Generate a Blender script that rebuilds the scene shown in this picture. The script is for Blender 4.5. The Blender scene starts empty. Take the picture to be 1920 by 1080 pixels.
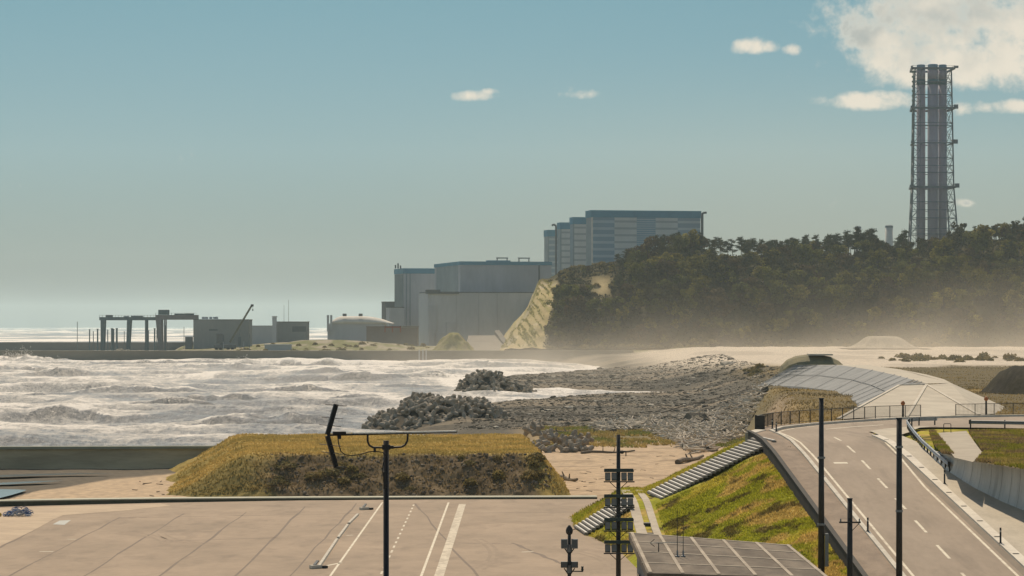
import bpy, math, random
import numpy as np
from mathutils import Vector, Matrix
R = math.radians
random.seed(7)
rng = np.random.default_rng(7)
SC = bpy.context.scene
COL = SC.collection

# ------------------------------------------------------------------ camera
F = 5444.0          # focal length in photo pixels (1920 wide), about 20 degrees across
CZ = 19.0           # eye height above the sea, metres
HY = 610.0          # photo row of the eye level
cam = bpy.data.cameras.new("camera")
cam.sensor_width = 36.0
cam.lens = 36.0 * F / 1920.0
cam.shift_y = (HY - 540.0) / 1920.0
cam.clip_start = 0.5
cam.clip_end = 60000.0
co = bpy.data.objects.new("camera", cam)
co.location = (0, 0, CZ)
co.rotation_euler = (R(90), 0, 0)
COL.objects.link(co)
SC.camera = co

# ------------------------------------------------------------------ light
SUN_EL, SUN_AZ = 50.0, -6.0        # azimuth clockwise from +Y (straight ahead)
sdir = Vector((math.sin(R(SUN_AZ)) * math.cos(R(SUN_EL)), math.cos(R(SUN_AZ)) * math.cos(R(SUN_EL)), math.sin(R(SUN_EL))))
sun = bpy.data.lights.new("sun", 'SUN')
sun.energy = 3.5
sun.angle = R(0.5)
sun.color = (1.0, 0.83, 0.62)
so = bpy.data.objects.new("sun", sun)
so.rotation_euler = sdir.to_track_quat('Z', 'Y').to_euler()
so.location = (0, 0, 300)
COL.objects.link(so)

SC.view_settings.view_transform = 'Standard'
SC.view_settings.look = 'None'
SC.view_settings.exposure = 0.32
SC.view_settings.gamma = 1.0
SC.cycles.use_denoising = True
SC.cycles.max_bounces = 6
SC.cycles.diffuse_bounces = 3
SC.cycles.glossy_bounces = 2
SC.cycles.volume_bounces = 1
SC.cycles.sample_clamp_indirect = 4.0

# ------------------------------------------------------------------ sky and clouds
world = bpy.data.worlds.new("World")
SC.world = world
world.use_nodes = True
wt = world.node_tree
wt.nodes.clear()


class NT:
    """small node helper"""
    def __init__(s, t):
        s.t = t
    def n(s, typ, **kw):
        nd = s.t.nodes.new(typ)
        for k, v in kw.items():
            if k.startswith('i_'):
                nd.inputs[k[2:].replace('_', ' ')].default_value = v
            else:
                setattr(nd, k, v)
        return nd
    def l(s, a, b):
        s.t.links.new(a, b)
    def m(s, op, a, b=None, c=None, clamp=False):
        nd = s.t.nodes.new('ShaderNodeMath')
        nd.operation = op
        nd.use_clamp = clamp
        for i, v in enumerate((a, b, c)):
            if v is None:
                continue
            if isinstance(v, (int, float)):
                nd.inputs[i].default_value = v
            else:
                s.l(v, nd.inputs[i])
        return nd.outputs[0]
    def mix(s, fac, a, b, blend='MIX'):
        nd = s.t.nodes.new('ShaderNodeMix')
        nd.data_type = 'RGBA'
        nd.blend_type = blend
        for i, v in ((0, fac), (6, a), (7, b)):
            if isinstance(v, (int, float)):
                nd.inputs[i].default_value = v
            elif isinstance(v, tuple):
                nd.inputs[i].default_value = v if len(v) == 4 else (*v, 1)
            else:
                s.l(v, nd.inputs[i])
        return nd.outputs[2]
    def mr(s, v, a, b, c=0.0, d=1.0, smooth=True):
        nd = s.t.nodes.new('ShaderNodeMapRange')
        nd.interpolation_type = 'SMOOTHSTEP' if smooth else 'LINEAR'
        s.l(v, nd.inputs[0])
        for i, q in enumerate((a, b, c, d)):
            nd.inputs[i + 1].default_value = q
        return nd.outputs[0]


W = NT(wt)
sky = W.n('ShaderNodeTexSky', sky_type='NISHITA', sun_disc=False)
sky.sun_elevation = R(SUN_EL)
sky.sun_rotation = R(SUN_AZ)
sky.altitude = 0
sky.air_density = 1.0
sky.dust_density = 0.6
sky.ozone_density = 1.0
tc = W.n('ShaderNodeTexCoord')
sep = W.n('ShaderNodeSeparateXYZ')
W.l(tc.outputs['Generated'], sep.inputs[0])
ysafe = W.m('MAXIMUM', sep.outputs[1], 0.05)
U = W.m('DIVIDE', sep.outputs[0], ysafe)      # tangent of bearing from due south
V = W.m('DIVIDE', sep.outputs[2], ysafe)      # tangent of elevation
# colour of the air: teal overhead, pale olive grey towards the horizon
tint = W.mix(W.mr(V, 0.0, 0.024, smooth=False), (0.045, 0.062, 0.115), (0.215, 0.275, 0.352))
tint = W.mix(W.mr(V, 0.024, 0.06, smooth=False), tint, (0.278, 0.366, 0.428))
tint = W.mix(W.mr(V, 0.06, 0.115, smooth=False), tint, (0.24, 0.364, 0.387))
tint = W.mix(W.mr(V, 0.14, 0.5, smooth=False), tint, (1.0, 0.92, 0.76))
tint = W.mix(1.0, tint, W.mix(W.m('MULTIPLY', W.mr(U, -0.08, 0.11), W.mr(V, 0.10, 0.05)), (1.0, 1.0, 1.0), (1.2, 1.07, 1.0)), 'MULTIPLY')
skyc = W.mix(1.0, sky.outputs[0], tint, 'MULTIPLY')
# clouds: soft masses placed by bearing and elevation, edges broken by noise
cvec = W.n('ShaderNodeCombineXYZ')
W.l(U, cvec.inputs[0]); W.l(V, cvec.inputs[1])
n1 = W.n('ShaderNodeTexNoise', i_Scale=75.0, i_Detail=9.0, i_Roughness=0.62)
W.l(cvec.outputs[0], n1.inputs['Vector'])
n2 = W.n('ShaderNodeTexNoise', i_Scale=240.0, i_Detail=7.0, i_Roughness=0.6)
W.l(cvec.outputs[0], n2.inputs['Vector'])
clouds = [(1810, 40, 230, 62, 1.0), (1930, -40, 300, 90, 1.0), (1650, 74, 95, 24, 1.0), (1745, 112, 150, 42, 1.0),
          (1885, 112, 130, 50, 1.05), (1700, 135, 80, 28, 0.8),
          (1412, 86, 32, 15, 1.0), (1440, 88, 20, 11, .9), (1484, 92, 16, 10, 0.7), (1628, 188, 80, 15, 1.0), (1660, 182, 40, 12, .9), (1800, 203, 26, 12, 0.75),
          (1885, 200, 58, 13, 1.0), (890, 180, 40, 9, 0.8), (915, 173, 20, 6, 0.6), (1085, 176, 32, 9, 0.6), (1072, 168, 10, 8, .5), (1806, 381, 19, 7, 0.7)]
cov = None
for (px, py, rx, ry, s) in clouds:
    du = W.m('DIVIDE', W.m('SUBTRACT', U, (px - 960) / F), rx / F)
    dv = W.m('DIVIDE', W.m('SUBTRACT', V, (HY - py) / F), ry / F)
    # flat bases: falls off faster below
    r2 = W.m('ADD', W.m('MULTIPLY', du, du), W.m('MULTIPLY', dv, dv))
    g = W.m('MULTIPLY', W.m('SUBTRACT', 1.0, W.m('MULTIPLY', r2, 0.62)), s)
    cov = g if cov is None else W.m('MAXIMUM', cov, g)
cov = W.m('MAXIMUM', cov, -0.6)
dens = W.m('ADD', cov, W.m('ADD', W.m('MULTIPLY', W.m('SUBTRACT', n1.outputs[0], 0.5), 3.0), W.m('MULTIPLY', W.m('SUBTRACT', n2.outputs[0], 0.5), 0.8)))
alpha = W.mr(dens, -0.1, 1.05)
n3 = W.n('ShaderNodeTexNoise', i_Scale=17.0, i_Detail=5.0, i_Roughness=0.55)
off = W.n('ShaderNodeVectorMath', operation='ADD')
off.inputs[1].default_value = (3.1, 7.7, 1.0)
W.l(cvec.outputs[0], off.inputs[0])
W.l(off.outputs[0], n3.inputs['Vector'])
shade = W.m('MULTIPLY', W.mr(n3.outputs[0], 0.44, 0.62), W.mr(dens, 0.45, 1.0))
cloudc = W.mix(shade, (6.9, 6.2, 5.1), (3.4, 3.6, 3.4))
final = W.mix(W.m('MULTIPLY', alpha, 0.92), skyc, cloudc)
bg = W.n('ShaderNodeBackground', i_Strength=0.1)
wo = W.n('ShaderNodeOutputWorld')
W.l(final, bg.inputs[0])
W.l(bg.outputs[0], wo.inputs[0])

# ------------------------------------------------------------------ helpers
def P(px, py, d):
    return Vector(((px - 960) / F * d, d, CZ - (py - HY) / F * d))

def G(px, py, z):
    d = (CZ - z) * F / (py - HY)
    return Vector(((px - 960) / F * d, d, z))

def hash2(ix, iy, s):
    h = (ix.astype(np.int64) * 374761393 + iy.astype(np.int64) * 668265263 + s * 974711) & 0xffffffff
    h = ((h ^ (h >> 13)) * 1274126177) & 0xffffffff
    return ((h ^ (h >> 16)) & 0xffff) / 65535.0

def vn(x, y, s=0):
    x = np.asarray(x, float); y = np.asarray(y, float)
    ix = np.floor(x); iy = np.floor(y)
    fx = x - ix; fy = y - iy
    fx = fx * fx * (3 - 2 * fx); fy = fy * fy * (3 - 2 * fy)
    a = hash2(ix, iy, s); b = hash2(ix + 1, iy, s); c = hash2(ix, iy + 1, s); d = hash2(ix + 1, iy + 1, s)
    return (a * (1 - fx) + b * fx) * (1 - fy) + (c * (1 - fx) + d * fx) * fy

def fbm(x, y, s=0, o=4):
    v = 0; a = 0.5; t = 0
    for i in range(o):
        v = v + a * vn(x, y, s + i * 17); t += a
        x = x * 2.03 + 5.1; y = y * 2.03 + 9.7; a *= 0.5
    return v / t

def sstep(a, b, x):
    t = np.clip((x - a) / (b - a), 0, 1)
    return t * t * (3 - 2 * t)

MATS = {}
def mat(name, c1, c2=None, scale=1.0, rough=0.85, bump=0.0, bscale=None, attr=None, metal=0.0, stretch=None, contrast=(0.35, 0.65), spec=None, trans=0.0, stain=None):
    if name in MATS:
        return MATS[name]
    m = bpy.data.materials.new(name)
    m.use_nodes = True
    t = NT(m.node_tree)
    b = m.node_tree.nodes['Principled BSDF']
    b.inputs['Roughness'].default_value = rough
    b.inputs['Metallic'].default_value = metal
    b.inputs['Specular IOR Level'].default_value = 0.25 if spec is None else spec
    tcn = t.n('ShaderNodeTexCoord')
    vec = tcn.outputs['Object']
    if stretch:
        mp = t.n('ShaderNodeMapping')
        mp.inputs['Scale'].default_value = stretch
        t.l(vec, mp.inputs[0])
        vec = mp.outputs[0]
    nz = t.n('ShaderNodeTexNoise', i_Scale=scale, i_Detail=6.0, i_Roughness=0.62)
    t.l(vec, nz.inputs['Vector'])
    fac = t.mr(nz.outputs[0], contrast[0], contrast[1])
    if attr:
        at = t.n('ShaderNodeAttribute', attribute_name=attr)
        dark = t.mix(1.0, at.outputs['Color'], c2 or (0.7, 0.7, 0.7), 'MULTIPLY')
        lite = t.mix(1.0, at.outputs['Color'], c1, 'MULTIPLY')
        c = t.mix(fac, lite, dark)
    else:
        if c2 is None:
            c2 = tuple(v * 0.8 for v in c1)
        c = t.mix(fac, c1, c2)
    fn = t.n('ShaderNodeTexNoise', i_Scale=scale * 9.0, i_Detail=4.0, i_Roughness=0.7)
    t.l(vec, fn.inputs['Vector'])
    gr = t.m('ADD', 0.84, t.m('MULTIPLY', fn.outputs[0], 0.32))
    gc = t.n('ShaderNodeCombineColor')
    for i_ in range(3): t.l(gr, gc.inputs[i_])
    c = t.mix(1.0, c, gc.outputs[0], 'MULTIPLY')
    if stain:
        sc_, st_, dk = stain
        mp_ = t.n('ShaderNodeMapping'); mp_.inputs['Scale'].default_value = st_
        t.l(tcn.outputs['Object'], mp_.inputs[0])
        sn = t.n('ShaderNodeTexNoise', i_Scale=sc_, i_Detail=7.0, i_Roughness=0.6, i_Distortion=0.4)
        t.l(mp_.outputs[0], sn.inputs['Vector'])
        c = t.mix(t.m('MULTIPLY', t.mr(sn.outputs[0], 0.50, 0.70), 1.0 - dk), c, (0.05, 0.042, 0.034))
    t.l(c, b.inputs['Base Color'])
    if bump:
        nb = t.n('ShaderNodeTexNoise', i_Scale=bscale or scale * 4, i_Detail=5.0, i_Roughness=0.6)
        t.l(vec, nb.inputs['Vector'])
        bp = t.n('ShaderNodeBump', i_Strength=min(1.0, bump), i_Distance=bump)
        t.l(nb.outputs[0], bp.inputs['Height'])
        t.l(bp.outputs[0], b.inputs['Normal'])
    if trans:
        tr = t.n('ShaderNodeBsdfTranslucent'); mx = t.n('ShaderNodeMixShader'); mx.inputs[0].default_value = trans
        t.l(c, tr.inputs[0]); t.l(b.outputs[0], mx.inputs[1]); t.l(tr.outputs[0], mx.inputs[2])
        t.l(mx.outputs[0], m.node_tree.nodes['Material Output'].inputs['Surface'])
    MATS[name] = m
    return m

def stripes(name, ca, cb, pitch, duty, rough=0.7, blur=0.05):
    """horizontal cladding bands by height"""
    m = bpy.data.materials.new(name)
    m.use_nodes = True
    t = NT(m.node_tree)
    b = m.node_tree.nodes['Principled BSDF']
    b.inputs['Roughness'].default_value = rough
    b.inputs['Specular IOR Level'].default_value = 0.2
    tcn = t.n('ShaderNodeTexCoord')
    sp = t.n('ShaderNodeSeparateXYZ')
    t.l(tcn.outputs['Object'], sp.inputs[0])
    fr = t.m('FRACT', t.m('DIVIDE', sp.outputs[2], pitch))
    fac = t.mr(fr, duty - blur, duty + blur)
    nz = t.n('ShaderNodeTexNoise', i_Scale=0.15, i_Detail=4.0)
    t.l(tcn.outputs['Object'], nz.inputs['Vector'])
    c = t.mix(fac, ca, cb)
    c = t.mix(t.m('MULTIPLY', nz.outputs[0], 0.35), c, (0.12, 0.14, 0.14))
    t.l(c, b.inputs['Base Color'])
    MATS[name] = m
    return m

def np_mesh(name, V_, F_, m, parent=None, cols=None, smooth=False, fattr=None):
    me = bpy.data.meshes.new(name)
    V_ = np.asarray(V_, np.float32); F_ = np.asarray(F_, np.int32)
    k = F_.shape[1]
    me.vertices.add(len(V_)); me.vertices.foreach_set('co', V_.ravel())
    me.loops.add(F_.size); me.loops.foreach_set('vertex_index', F_.ravel())
    me.polygons.add(len(F_))
    me.polygons.foreach_set('loop_start', np.arange(0, F_.size, k, dtype=np.int32))
    me.polygons.foreach_set('loop_total', np.full(len(F_), k, np.int32))
    me.polygons.foreach_set('use_smooth', np.full(len(F_), smooth))
    me.update(calc_edges=True)
    if cols is not None:
        a = me.color_attributes.new('col', 'FLOAT_COLOR', 'POINT')
        c = np.ones((len(V_), 4), np.float32); c[:, :3] = cols
        a.data.foreach_set('color', c.ravel())
    if fattr:
        for kk, vv in fattr.items():
            a = me.attributes.new(kk, 'FLOAT', 'POINT')
            a.data.foreach_set('value', np.asarray(vv, np.float32).ravel())
    me.materials.append(m)
    o = bpy.data.objects.new(name, me)
    COL.objects.link(o)
    if parent:
        o.parent = parent
    return o

def tag(o, label=None, cat=None, group=None, kind=None):
    if label: o['label'] = label
    if cat: o['category'] = cat
    if group: o['group'] = group
    if kind: o['kind'] = kind
    return o

class MB:
    def __init__(s, org=(0, 0, 0)):
        s.v = []; s.f = []; s.o = Vector(org)
    def add(s, vs, fs):
        b = len(s.v)
        s.v += [tuple(Vector(v) - s.o) for v in vs]
        s.f += [tuple(i + b for i in f) for f in fs]
        return s
    def box(s, c, sz, M=None):
        x, y, z = (v / 2 for v in sz)
        pts = [Vector((a * x, b_ * y, d * z)) for d in (-1, 1) for b_ in (-1, 1) for a in (-1, 1)]
        if M is not None:
            pts = [M @ p for p in pts]
        pts = [p + Vector(c) for p in pts]
        return s.add(pts, [(0, 2, 3, 1), (4, 5, 7, 6), (0, 1, 5, 4), (2, 6, 7, 3), (0, 4, 6, 2), (1, 3, 7, 5)])
    def prism(s, base, z0, z1):
        """vertical prism over a ccw polygon of (x, y)"""
        n = len(base)
        vs = [(x, y, z0) for x, y in base] + [(x, y, z1) for x, y in base]
        fs = [tuple(reversed(range(n))), tuple(range(n, 2 * n))] + [(i, (i + 1) % n, n + (i + 1) % n, n + i) for i in range(n)]
        return s.add(vs, fs)
    def tube(s, p0, p1, r0, r1=None, n=8, cap=True):
        p0 = Vector(p0); p1 = Vector(p1)
        r1 = r0 if r1 is None else r1
        ax = (p1 - p0).normalized()
        a = ax.cross(Vector((0, 0, 1)))
        if a.length < 1e-3:
            a = Vector((1, 0, 0))
        a.normalize(); b = ax.cross(a)
        vs = [p + (a * math.cos(t) + b * math.sin(t)) * r for p, r in ((p0, r0), (p1, r1)) for t in [2 * math.pi * i / n for i in range(n)]]
        fs = [(i, (i + 1) % n, n + (i + 1) % n, n + i) for i in range(n)]
        if cap:
            fs += [tuple(reversed(range(n))), tuple(range(n, 2 * n))]
        return s.add(vs, fs)
    def path(s, pts, r, n=6):
        for a, b in zip(pts, pts[1:]):
            s.tube(a, b, r, r, n)
        return s
    def bar(s, p0, p1, w, h):
        """rectangular bar, w sideways, h up"""
        p0 = Vector(p0); p1 = Vector(p1)
        ax = (p1 - p0).normalized()
        a = ax.cross(Vector((0, 0, 1)))
        if a.length < 1e-3:
            a = Vector((1, 0, 0))
        a.normalize(); b = a.cross(ax)
        vs = [p + a * (i * w / 2) + b * (j * h / 2) for p in (p0, p1) for i, j in ((-1, -1), (1, -1), (1, 1), (-1, 1))]
        return s.add(vs, [(0, 3, 2, 1), (4, 5, 6, 7), (0, 1, 5, 4), (1, 2, 6, 5), (2, 3, 7, 6), (3, 0, 4, 7)])
    def lathe(s, c, prof, n=16):
        """prof: list of (r, z)"""
        c = Vector(c)
        vs = [c + Vector((r * math.cos(2 * math.pi * i / n), r * math.sin(2 * math.pi * i / n), z)) for r, z in prof for i in range(n)]
        fs = [(j * n + i, j * n + (i + 1) % n, (j + 1) * n + (i + 1) % n, (j + 1) * n + i) for j in range(len(prof) - 1) for i in range(n)]
        fs += [tuple(reversed(range(n))), tuple((len(prof) - 1) * n + i for i in range(n))]
        return s.add(vs, fs)
    def strip(s, L, Rr, th=0.0):
        """sheet between two polylines of equal length (L left, Rr right seen from above, walking forwards)"""
        n = len(L)
        if th <= 0:
            return s.add(list(L) + list(Rr), [(i, n + i, n + i + 1, i + 1) for i in range(n - 1)])
        d = Vector((0, 0, th))
        vs = list(L) + list(Rr) + [Vector(p) - d for p in L] + [Vector(p) - d for p in Rr]
        fs = []
        for i in range(n - 1):
            fs += [(i, n + i, n + i + 1, i + 1), (2 * n + i, 2 * n + i + 1, 3 * n + i + 1, 3 * n + i),
                   (i, i + 1, 2 * n + i + 1, 2 * n + i), (n + i, 3 * n + i, 3 * n + i + 1, n + i + 1)]
        fs += [(0, 2 * n, 3 * n, n), (n - 1, 2 * n - 1, 4 * n - 1, 3 * n - 1)]
        return s.add(vs, fs)
    def build(s, name, m, parent=None, smooth=False, bevel=0.0):
        me = bpy.data.meshes.new(name)
        me.from_pydata(s.v, [], s.f)
        me.materials.append(m)
        if smooth:
            for p in me.polygons: p.use_smooth = True
        me.update()
        o = bpy.data.objects.new(name, me)
        COL.objects.link(o)
        if parent:
            o.parent = parent
        if bevel:
            bv = o.modifiers.new('bevel', 'BEVEL')
            bv.width = bevel; bv.segments = 2; bv.limit_method = 'ANGLE'
        return o

def thing(name, label, cat, loc=(0, 0, 0), group=None, rz=0.0):
    o = bpy.data.objects.new(name, None)
    o.empty_display_size = 0.5
    o.location = loc
    o.rotation_euler = (0, 0, rz)
    COL.objects.link(o)
    return tag(o, label, cat, group)

KIDS = {}
def copy_tree(root, loc, rz=0.0, sc=1.0, label=None):
    c = root.copy()
    COL.objects.link(c)
    c.location = loc; c.rotation_euler = (0, 0, rz)
    c.scale = (sc, sc, sc) if isinstance(sc, (int, float)) else sc
    if label: c['label'] = label
    for ch in KIDS.get(root.name) or KIDS.setdefault(root.name, list(root.children)):
        d = ch.copy(); COL.objects.link(d); d.parent = c
        for g in ch.children:
            e = g.copy(); COL.objects.link(e); e.parent = d
    return c

def tufts(name, pts, h, cols, m, blades=4, w=0.05, lean=0.5, r=None):
    """grass: every point gets a few leaning triangular blades"""
    r = r or rng
    n = len(pts)
    pts = np.repeat(pts, blades, 0); cols = np.repeat(cols, blades, 0)
    h = np.repeat(np.broadcast_to(h, (n,)), blades) * r.uniform(0.5, 1.15, n * blades)
    N = len(pts)
    a = r.uniform(0, 2 * np.pi, N)
    d = np.stack([np.cos(a), np.sin(a), 0 * a], 1)
    pd = np.stack([-np.sin(a), np.cos(a), 0 * a], 1)
    base = pts + d * (h * 0.25 * r.uniform(0, 1, N))[:, None]
    ww = (w * r.uniform(0.6, 1.4, N))[:, None] * (h / h.mean())[:, None]
    tip = base + np.array([0, 0, 1.0]) * h[:, None] + d * (h * lean * r.uniform(0.2, 1.2, N))[:, None]
    V_ = np.stack([base - pd * ww, base + pd * ww, tip], 1).reshape(-1, 3)
    c = np.repeat(cols * r.uniform(0.75, 1.2, (N, 1)), 3, 0)
    return np_mesh(name, V_, np.arange(3 * N).reshape(-1, 3), m, cols=c)

def grid(us, vs, fn):
    """quads over us x vs; fn(Ugrid, Vgrid) -> (X, Y, Z)"""
    A, B = np.meshgrid(us, vs)
    X, Y, Z = fn(A, B)
    nv, nu = A.shape
    idx = np.arange(nv * nu).reshape(nv, nu)
    Fq = np.stack([idx[:-1, :-1], idx[:-1, 1:], idx[1:, 1:], idx[1:, :-1]], -1).reshape(-1, 4)
    return np.stack([X, Y, Z], -1).reshape(-1, 3), Fq

# ================================================================== the setting: ground
def ip(x, pts):
    return np.interp(x, [p[0] for p in pts], [p[1] for p in pts])

SHORE = [(110, -900), (344, -900), (352, -30), (395, -27), (430, -10), (470, -4), (560, -6), (620, -4), (700, 4), (755, 22), (782, 56), (810, 56), (836, 26), (875, 3), (930, -4),
         (1000, -1), (1080, 10), (1150, 34), (1200, 48), (1300, 56), (1400, 50), (1470, 40), (1490, 30)]
UPX = [(268, 22), (290, 27), (400, 35), (520, 42), (700, 56), (1000, 62), (1480, 75)]

def emb_zr(Y):
    """height of the ramp road along its length"""
    return ip(Y, [(100, 2.9), (138, 3.05), (150, 3.95), (163, 5.0), (216, 9.25), (226, 9.85), (234, 10.0), (400, 10.0)])

def pile_z(X, Y):
    wob = (vn(X / 4, Y / 6, 61) - .5) * 2.4 + (vn(X / 1.7, Y / 2, 63) - .5) * 1.4
    a = ip(X, [(-31, -4), (-27.5, -.8), (-25.5, 1.0), (-22, 1.7), (-19.5, 3.7), (-18, 4.5), (-12, 4.2), (-7, 4.6), (-4, 3.0), (1, -.5), (4, -4)])
    a = np.minimum(a + wob * .5, -1 + (Y - 526 + wob) * .48); a = np.where(Y > 552, a - (Y - 552) * .5, a)
    b = ip(X, [(-17, -4), (-14.5, 1), (-12.5, 4.0), (-8.5, 5.2), (-4, 4.8), (0, 2.6), (8, -.5), (12, -4)])
    b = np.minimum(b + wob * .5, -1 + (Y - 790 + wob) * .5); b = np.where(Y > 820, b - (Y - 820) * .4, b)
    return np.maximum(a, b)

def ground_z(X, Y):
    xs = ip(Y, SHORE) + (fbm(Y / 14, Y * 0 + 3, 5, 3) - 0.5) * 14 * sstep(380, 480, Y)
    d = X - xs
    low = ip(Y, [(110, 2.8), (262, 2.75), (268, 2.35), (340, 2.2), (400, 2.4), (520, 2.0), (600, 1.3), (800, 1.0), (1100, 1.2), (1200, 2.0), (1480, 4.0)])
    z = -4 + (low + 4) * sstep(-34, 4, d)
    up = ip(Y, [(266, 9.4), (290, 9.3), (315, 9.5), (350, 9.4), (388, 9.35), (425, 9.2), (470, 8.85), (520, 8.0), (600, 7.6), (700, 7.4), (1000, 7.2), (1480, 8.0)])
    w = ip(Y, [(266, 5), (520, 8), (600, 24), (900, 40), (1480, 50)])
    k = sstep(0, 1, (X - ip(Y, UPX)) / w + 0.5) * sstep(262, 275, Y)
    z = z * (1 - k) + up * k
    # sand, rubble and hummocks
    rough = ip(Y, [(262, 0.05), (300, 0.25), (480, 0.4), (560, 0.7), (900, 0.8), (1100, 0.6), (1480, 0.8)])
    z = z + (fbm(X / 9, Y / 16, 11, 4) - 0.5) * rough * 1.6 * sstep(-30, 0, d) * (Y > 262)
    # cobble ridges that run along the beach
    band = sstep(560, 600, Y) * sstep(1250, 1150, Y) * sstep(-20, 10, d) * (1 - k)
    z = z + band * 0.5 * (fbm(X / 40, Y / 55, 31, 3) - 0.35)
    # cores of the two armour block piles
    z = np.maximum(z, pile_z(X, Y))
    # scrub hillock in front of the concrete levee
    hx = (X - 42) / 13; hy = (Y - 395) / 60
    z = z + 0.25 * np.exp(-(hx * hx + hy * hy) * 1.2)
    # harbour land behind the far sea wall
    u = X / Y
    port = sstep(1478, 1490, Y)
    pz = -4 + 9.2 * sstep(-0.122, -0.112, u) + 5.0 * np.exp(-(((u + 0.062) / 0.028) ** 2) - ((Y - 1740) / 90) ** 2) \
        + 2.0 * (fbm(X / 14, Y / 30, 44, 3) - 0.5)
    pz = np.where(u > 0.0, np.maximum(pz, 6.5), pz)
    pz = np.where(u > 0.03, np.maximum(pz, 7.6 * sstep(0.03, 0.06, u)), pz)
    pz = np.where(u < -0.02, pz - 14 * sstep(2150, 2300, Y), pz)
    z = z * (1 - port) + pz * port
    return z

SAND = np.array((0.44, 0.335, 0.225)); WHITE = np.array((0.52, 0.455, 0.365)); ROCK = np.array((0.098, 0.089, 0.070))
WET = np.array((0.12, 0.103, 0.078)); DRY = np.array((0.25, 0.18, 0.065)); FIELD = np.array((0.13, 0.105, 0.055)); OLIVE = np.array((0.13, 0.13, 0.05))

def mixc(a, b, k):
    return a * (1 - k[..., None]) + b * k[..., None]

def ground_col(X, Y, z):
    n = fbm(X / 6, Y / 14, 71, 4); n2 = fbm(X / 22, Y / 50, 72, 3)
    c = np.broadcast_to(SAND, X.shape + (3,)).copy()
    # dark wet ground and puddle by the left sea wall
    c = mixc(c, WET, sstep(-3, 3, Y - np.interp(X, [-60, -48.5, -47.9, -43.9, -36, -25], [262, 275, 292, 317, 331, 339]) + (n - .5) * 7) * sstep(345, 340, Y) * sstep(-22, -26, X))
    # tracks and litter lines on the sand right of the grassy mound
    c = mixc(c, SAND * 0.62, sstep(0.56, 0.68, fbm(X / 7, Y / 2.6, 75, 4)) * sstep(2, 6, X) * (Y < 420) * (Y > 266) * 0.9)
    # dry grass fringe behind the sand
    c = mixc(c, DRY, sstep(395, 425, Y + (n2 - .5) * 50) * sstep(-5, 8, X))
    c = mixc(c, OLIVE, sstep(420, 455, Y + (n - .5) * 60) * sstep(0, 8, X) * 0.8)
    # rubble and cobble beach
    c = mixc(c, ROCK * 1.15, sstep(470, 500, Y + (n - .5) * 40))
    c = mixc(c, ROCK, sstep(398, 410, Y + (n - .5) * 10) * sstep(6, -2, X))
    c = mixc(c, ROCK * 1.35, sstep(0.5, 0.62, n) * (Y > 480) * 0.6)
    bnd = fbm(X / 60 + 3, Y / 26, 83, 4)
    c = mixc(c, np.array((0.205, 0.172, 0.125)), sstep(.50, .60, bnd) * (Y > 500) * .85)
    c = mixc(c, ROCK * .62, sstep(.44, .36, bnd) * (Y > 500) * .8)
    c = mixc(c, np.array((0.20, 0.168, 0.10)), sstep(525, 470, Y) * sstep(395, 430, Y) * sstep(8, 14, X) * .8)
    # upper level
    k = sstep(-0.1, 0.6, (X - ip(Y, UPX)) / ip(Y, [(266, 5), (520, 10), (600, 24), (900, 40), (1480, 50)])) * sstep(262, 275, Y)
    fld = mixc(np.broadcast_to(FIELD, X.shape + (3,)), DRY * 0.9, sstep(0.45, 0.7, n2))
    fld = mixc(fld, DRY * 1.15, sstep(330, 300, Y))
    c = mixc(c, fld, k)
    # blown white sand flat in front of the wooded hill
    wsand = sstep(805, 850, Y + (n2 - .5) * 70 - (X - 150) * 0.05) * sstep(-12, 14, X - ip(Y, [(800, 78), (1000, 62), (1200, 56), (1480, 60)]) + (n - .5) * 10)
    c = mixc(c, WHITE * 1.02, wsand)
    c = mixc(c, WHITE * 0.8, wsand * sstep(0.52, 0.66, fbm(X / 30, Y / 60, 78, 3)) * 0.8)
    # port land: patchy grass and gravel
    prt = (Y > 1484).astype(float)
    pc = mixc(np.broadcast_to(OLIVE * 1.15, X.shape + (3,)), np.array((0.30, 0.26, 0.19)), sstep(0.46, 0.62, n))
    c = mixc(c, pc, prt)
    c = mixc(c, ROCK * .45, (pile_z(X, Y) > z - .2).astype(float))
    # sea bed / shore
    c = mixc(c, WET * 1.1, sstep(1.0, 0.2, z) * (Y > 345))
    return c

rowsY = np.concatenate([np.arange(110, 300, 2.0), 300 * 1.0062 ** np.arange(0, 262), np.geomspace(1530, 2400, 50), np.geomspace(2500, 9000, 14)])
us = np.concatenate([np.linspace(-0.40, -0.19, 24)[:-1], np.linspace(-0.19, 0.19, 430), np.linspace(0.19, 0.40, 24)[1:]])
def gfun(U_, Y_):
    X_ = U_ * Y_
    return X_, Y_, ground_z(X_, Y_)
gv, gf = grid(us, rowsY, gfun)
m_ground = mat('ground_soil', (1.18, 1.16, 1.12), (0.80, 0.80, 0.82), scale=0.9, rough=0.95, bump=0.25, bscale=2.2, attr='col', spec=0.1)
tag(np_mesh('ground', gv, gf, m_ground, cols=ground_col(gv[:, 0].astype(float), gv[:, 1].astype(float), gv[:, 2]), smooth=True), kind='structure')
def gz(x, y):
    return float(ground_z(np.array([float(x)]), np.array([float(y)]))[0])

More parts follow.
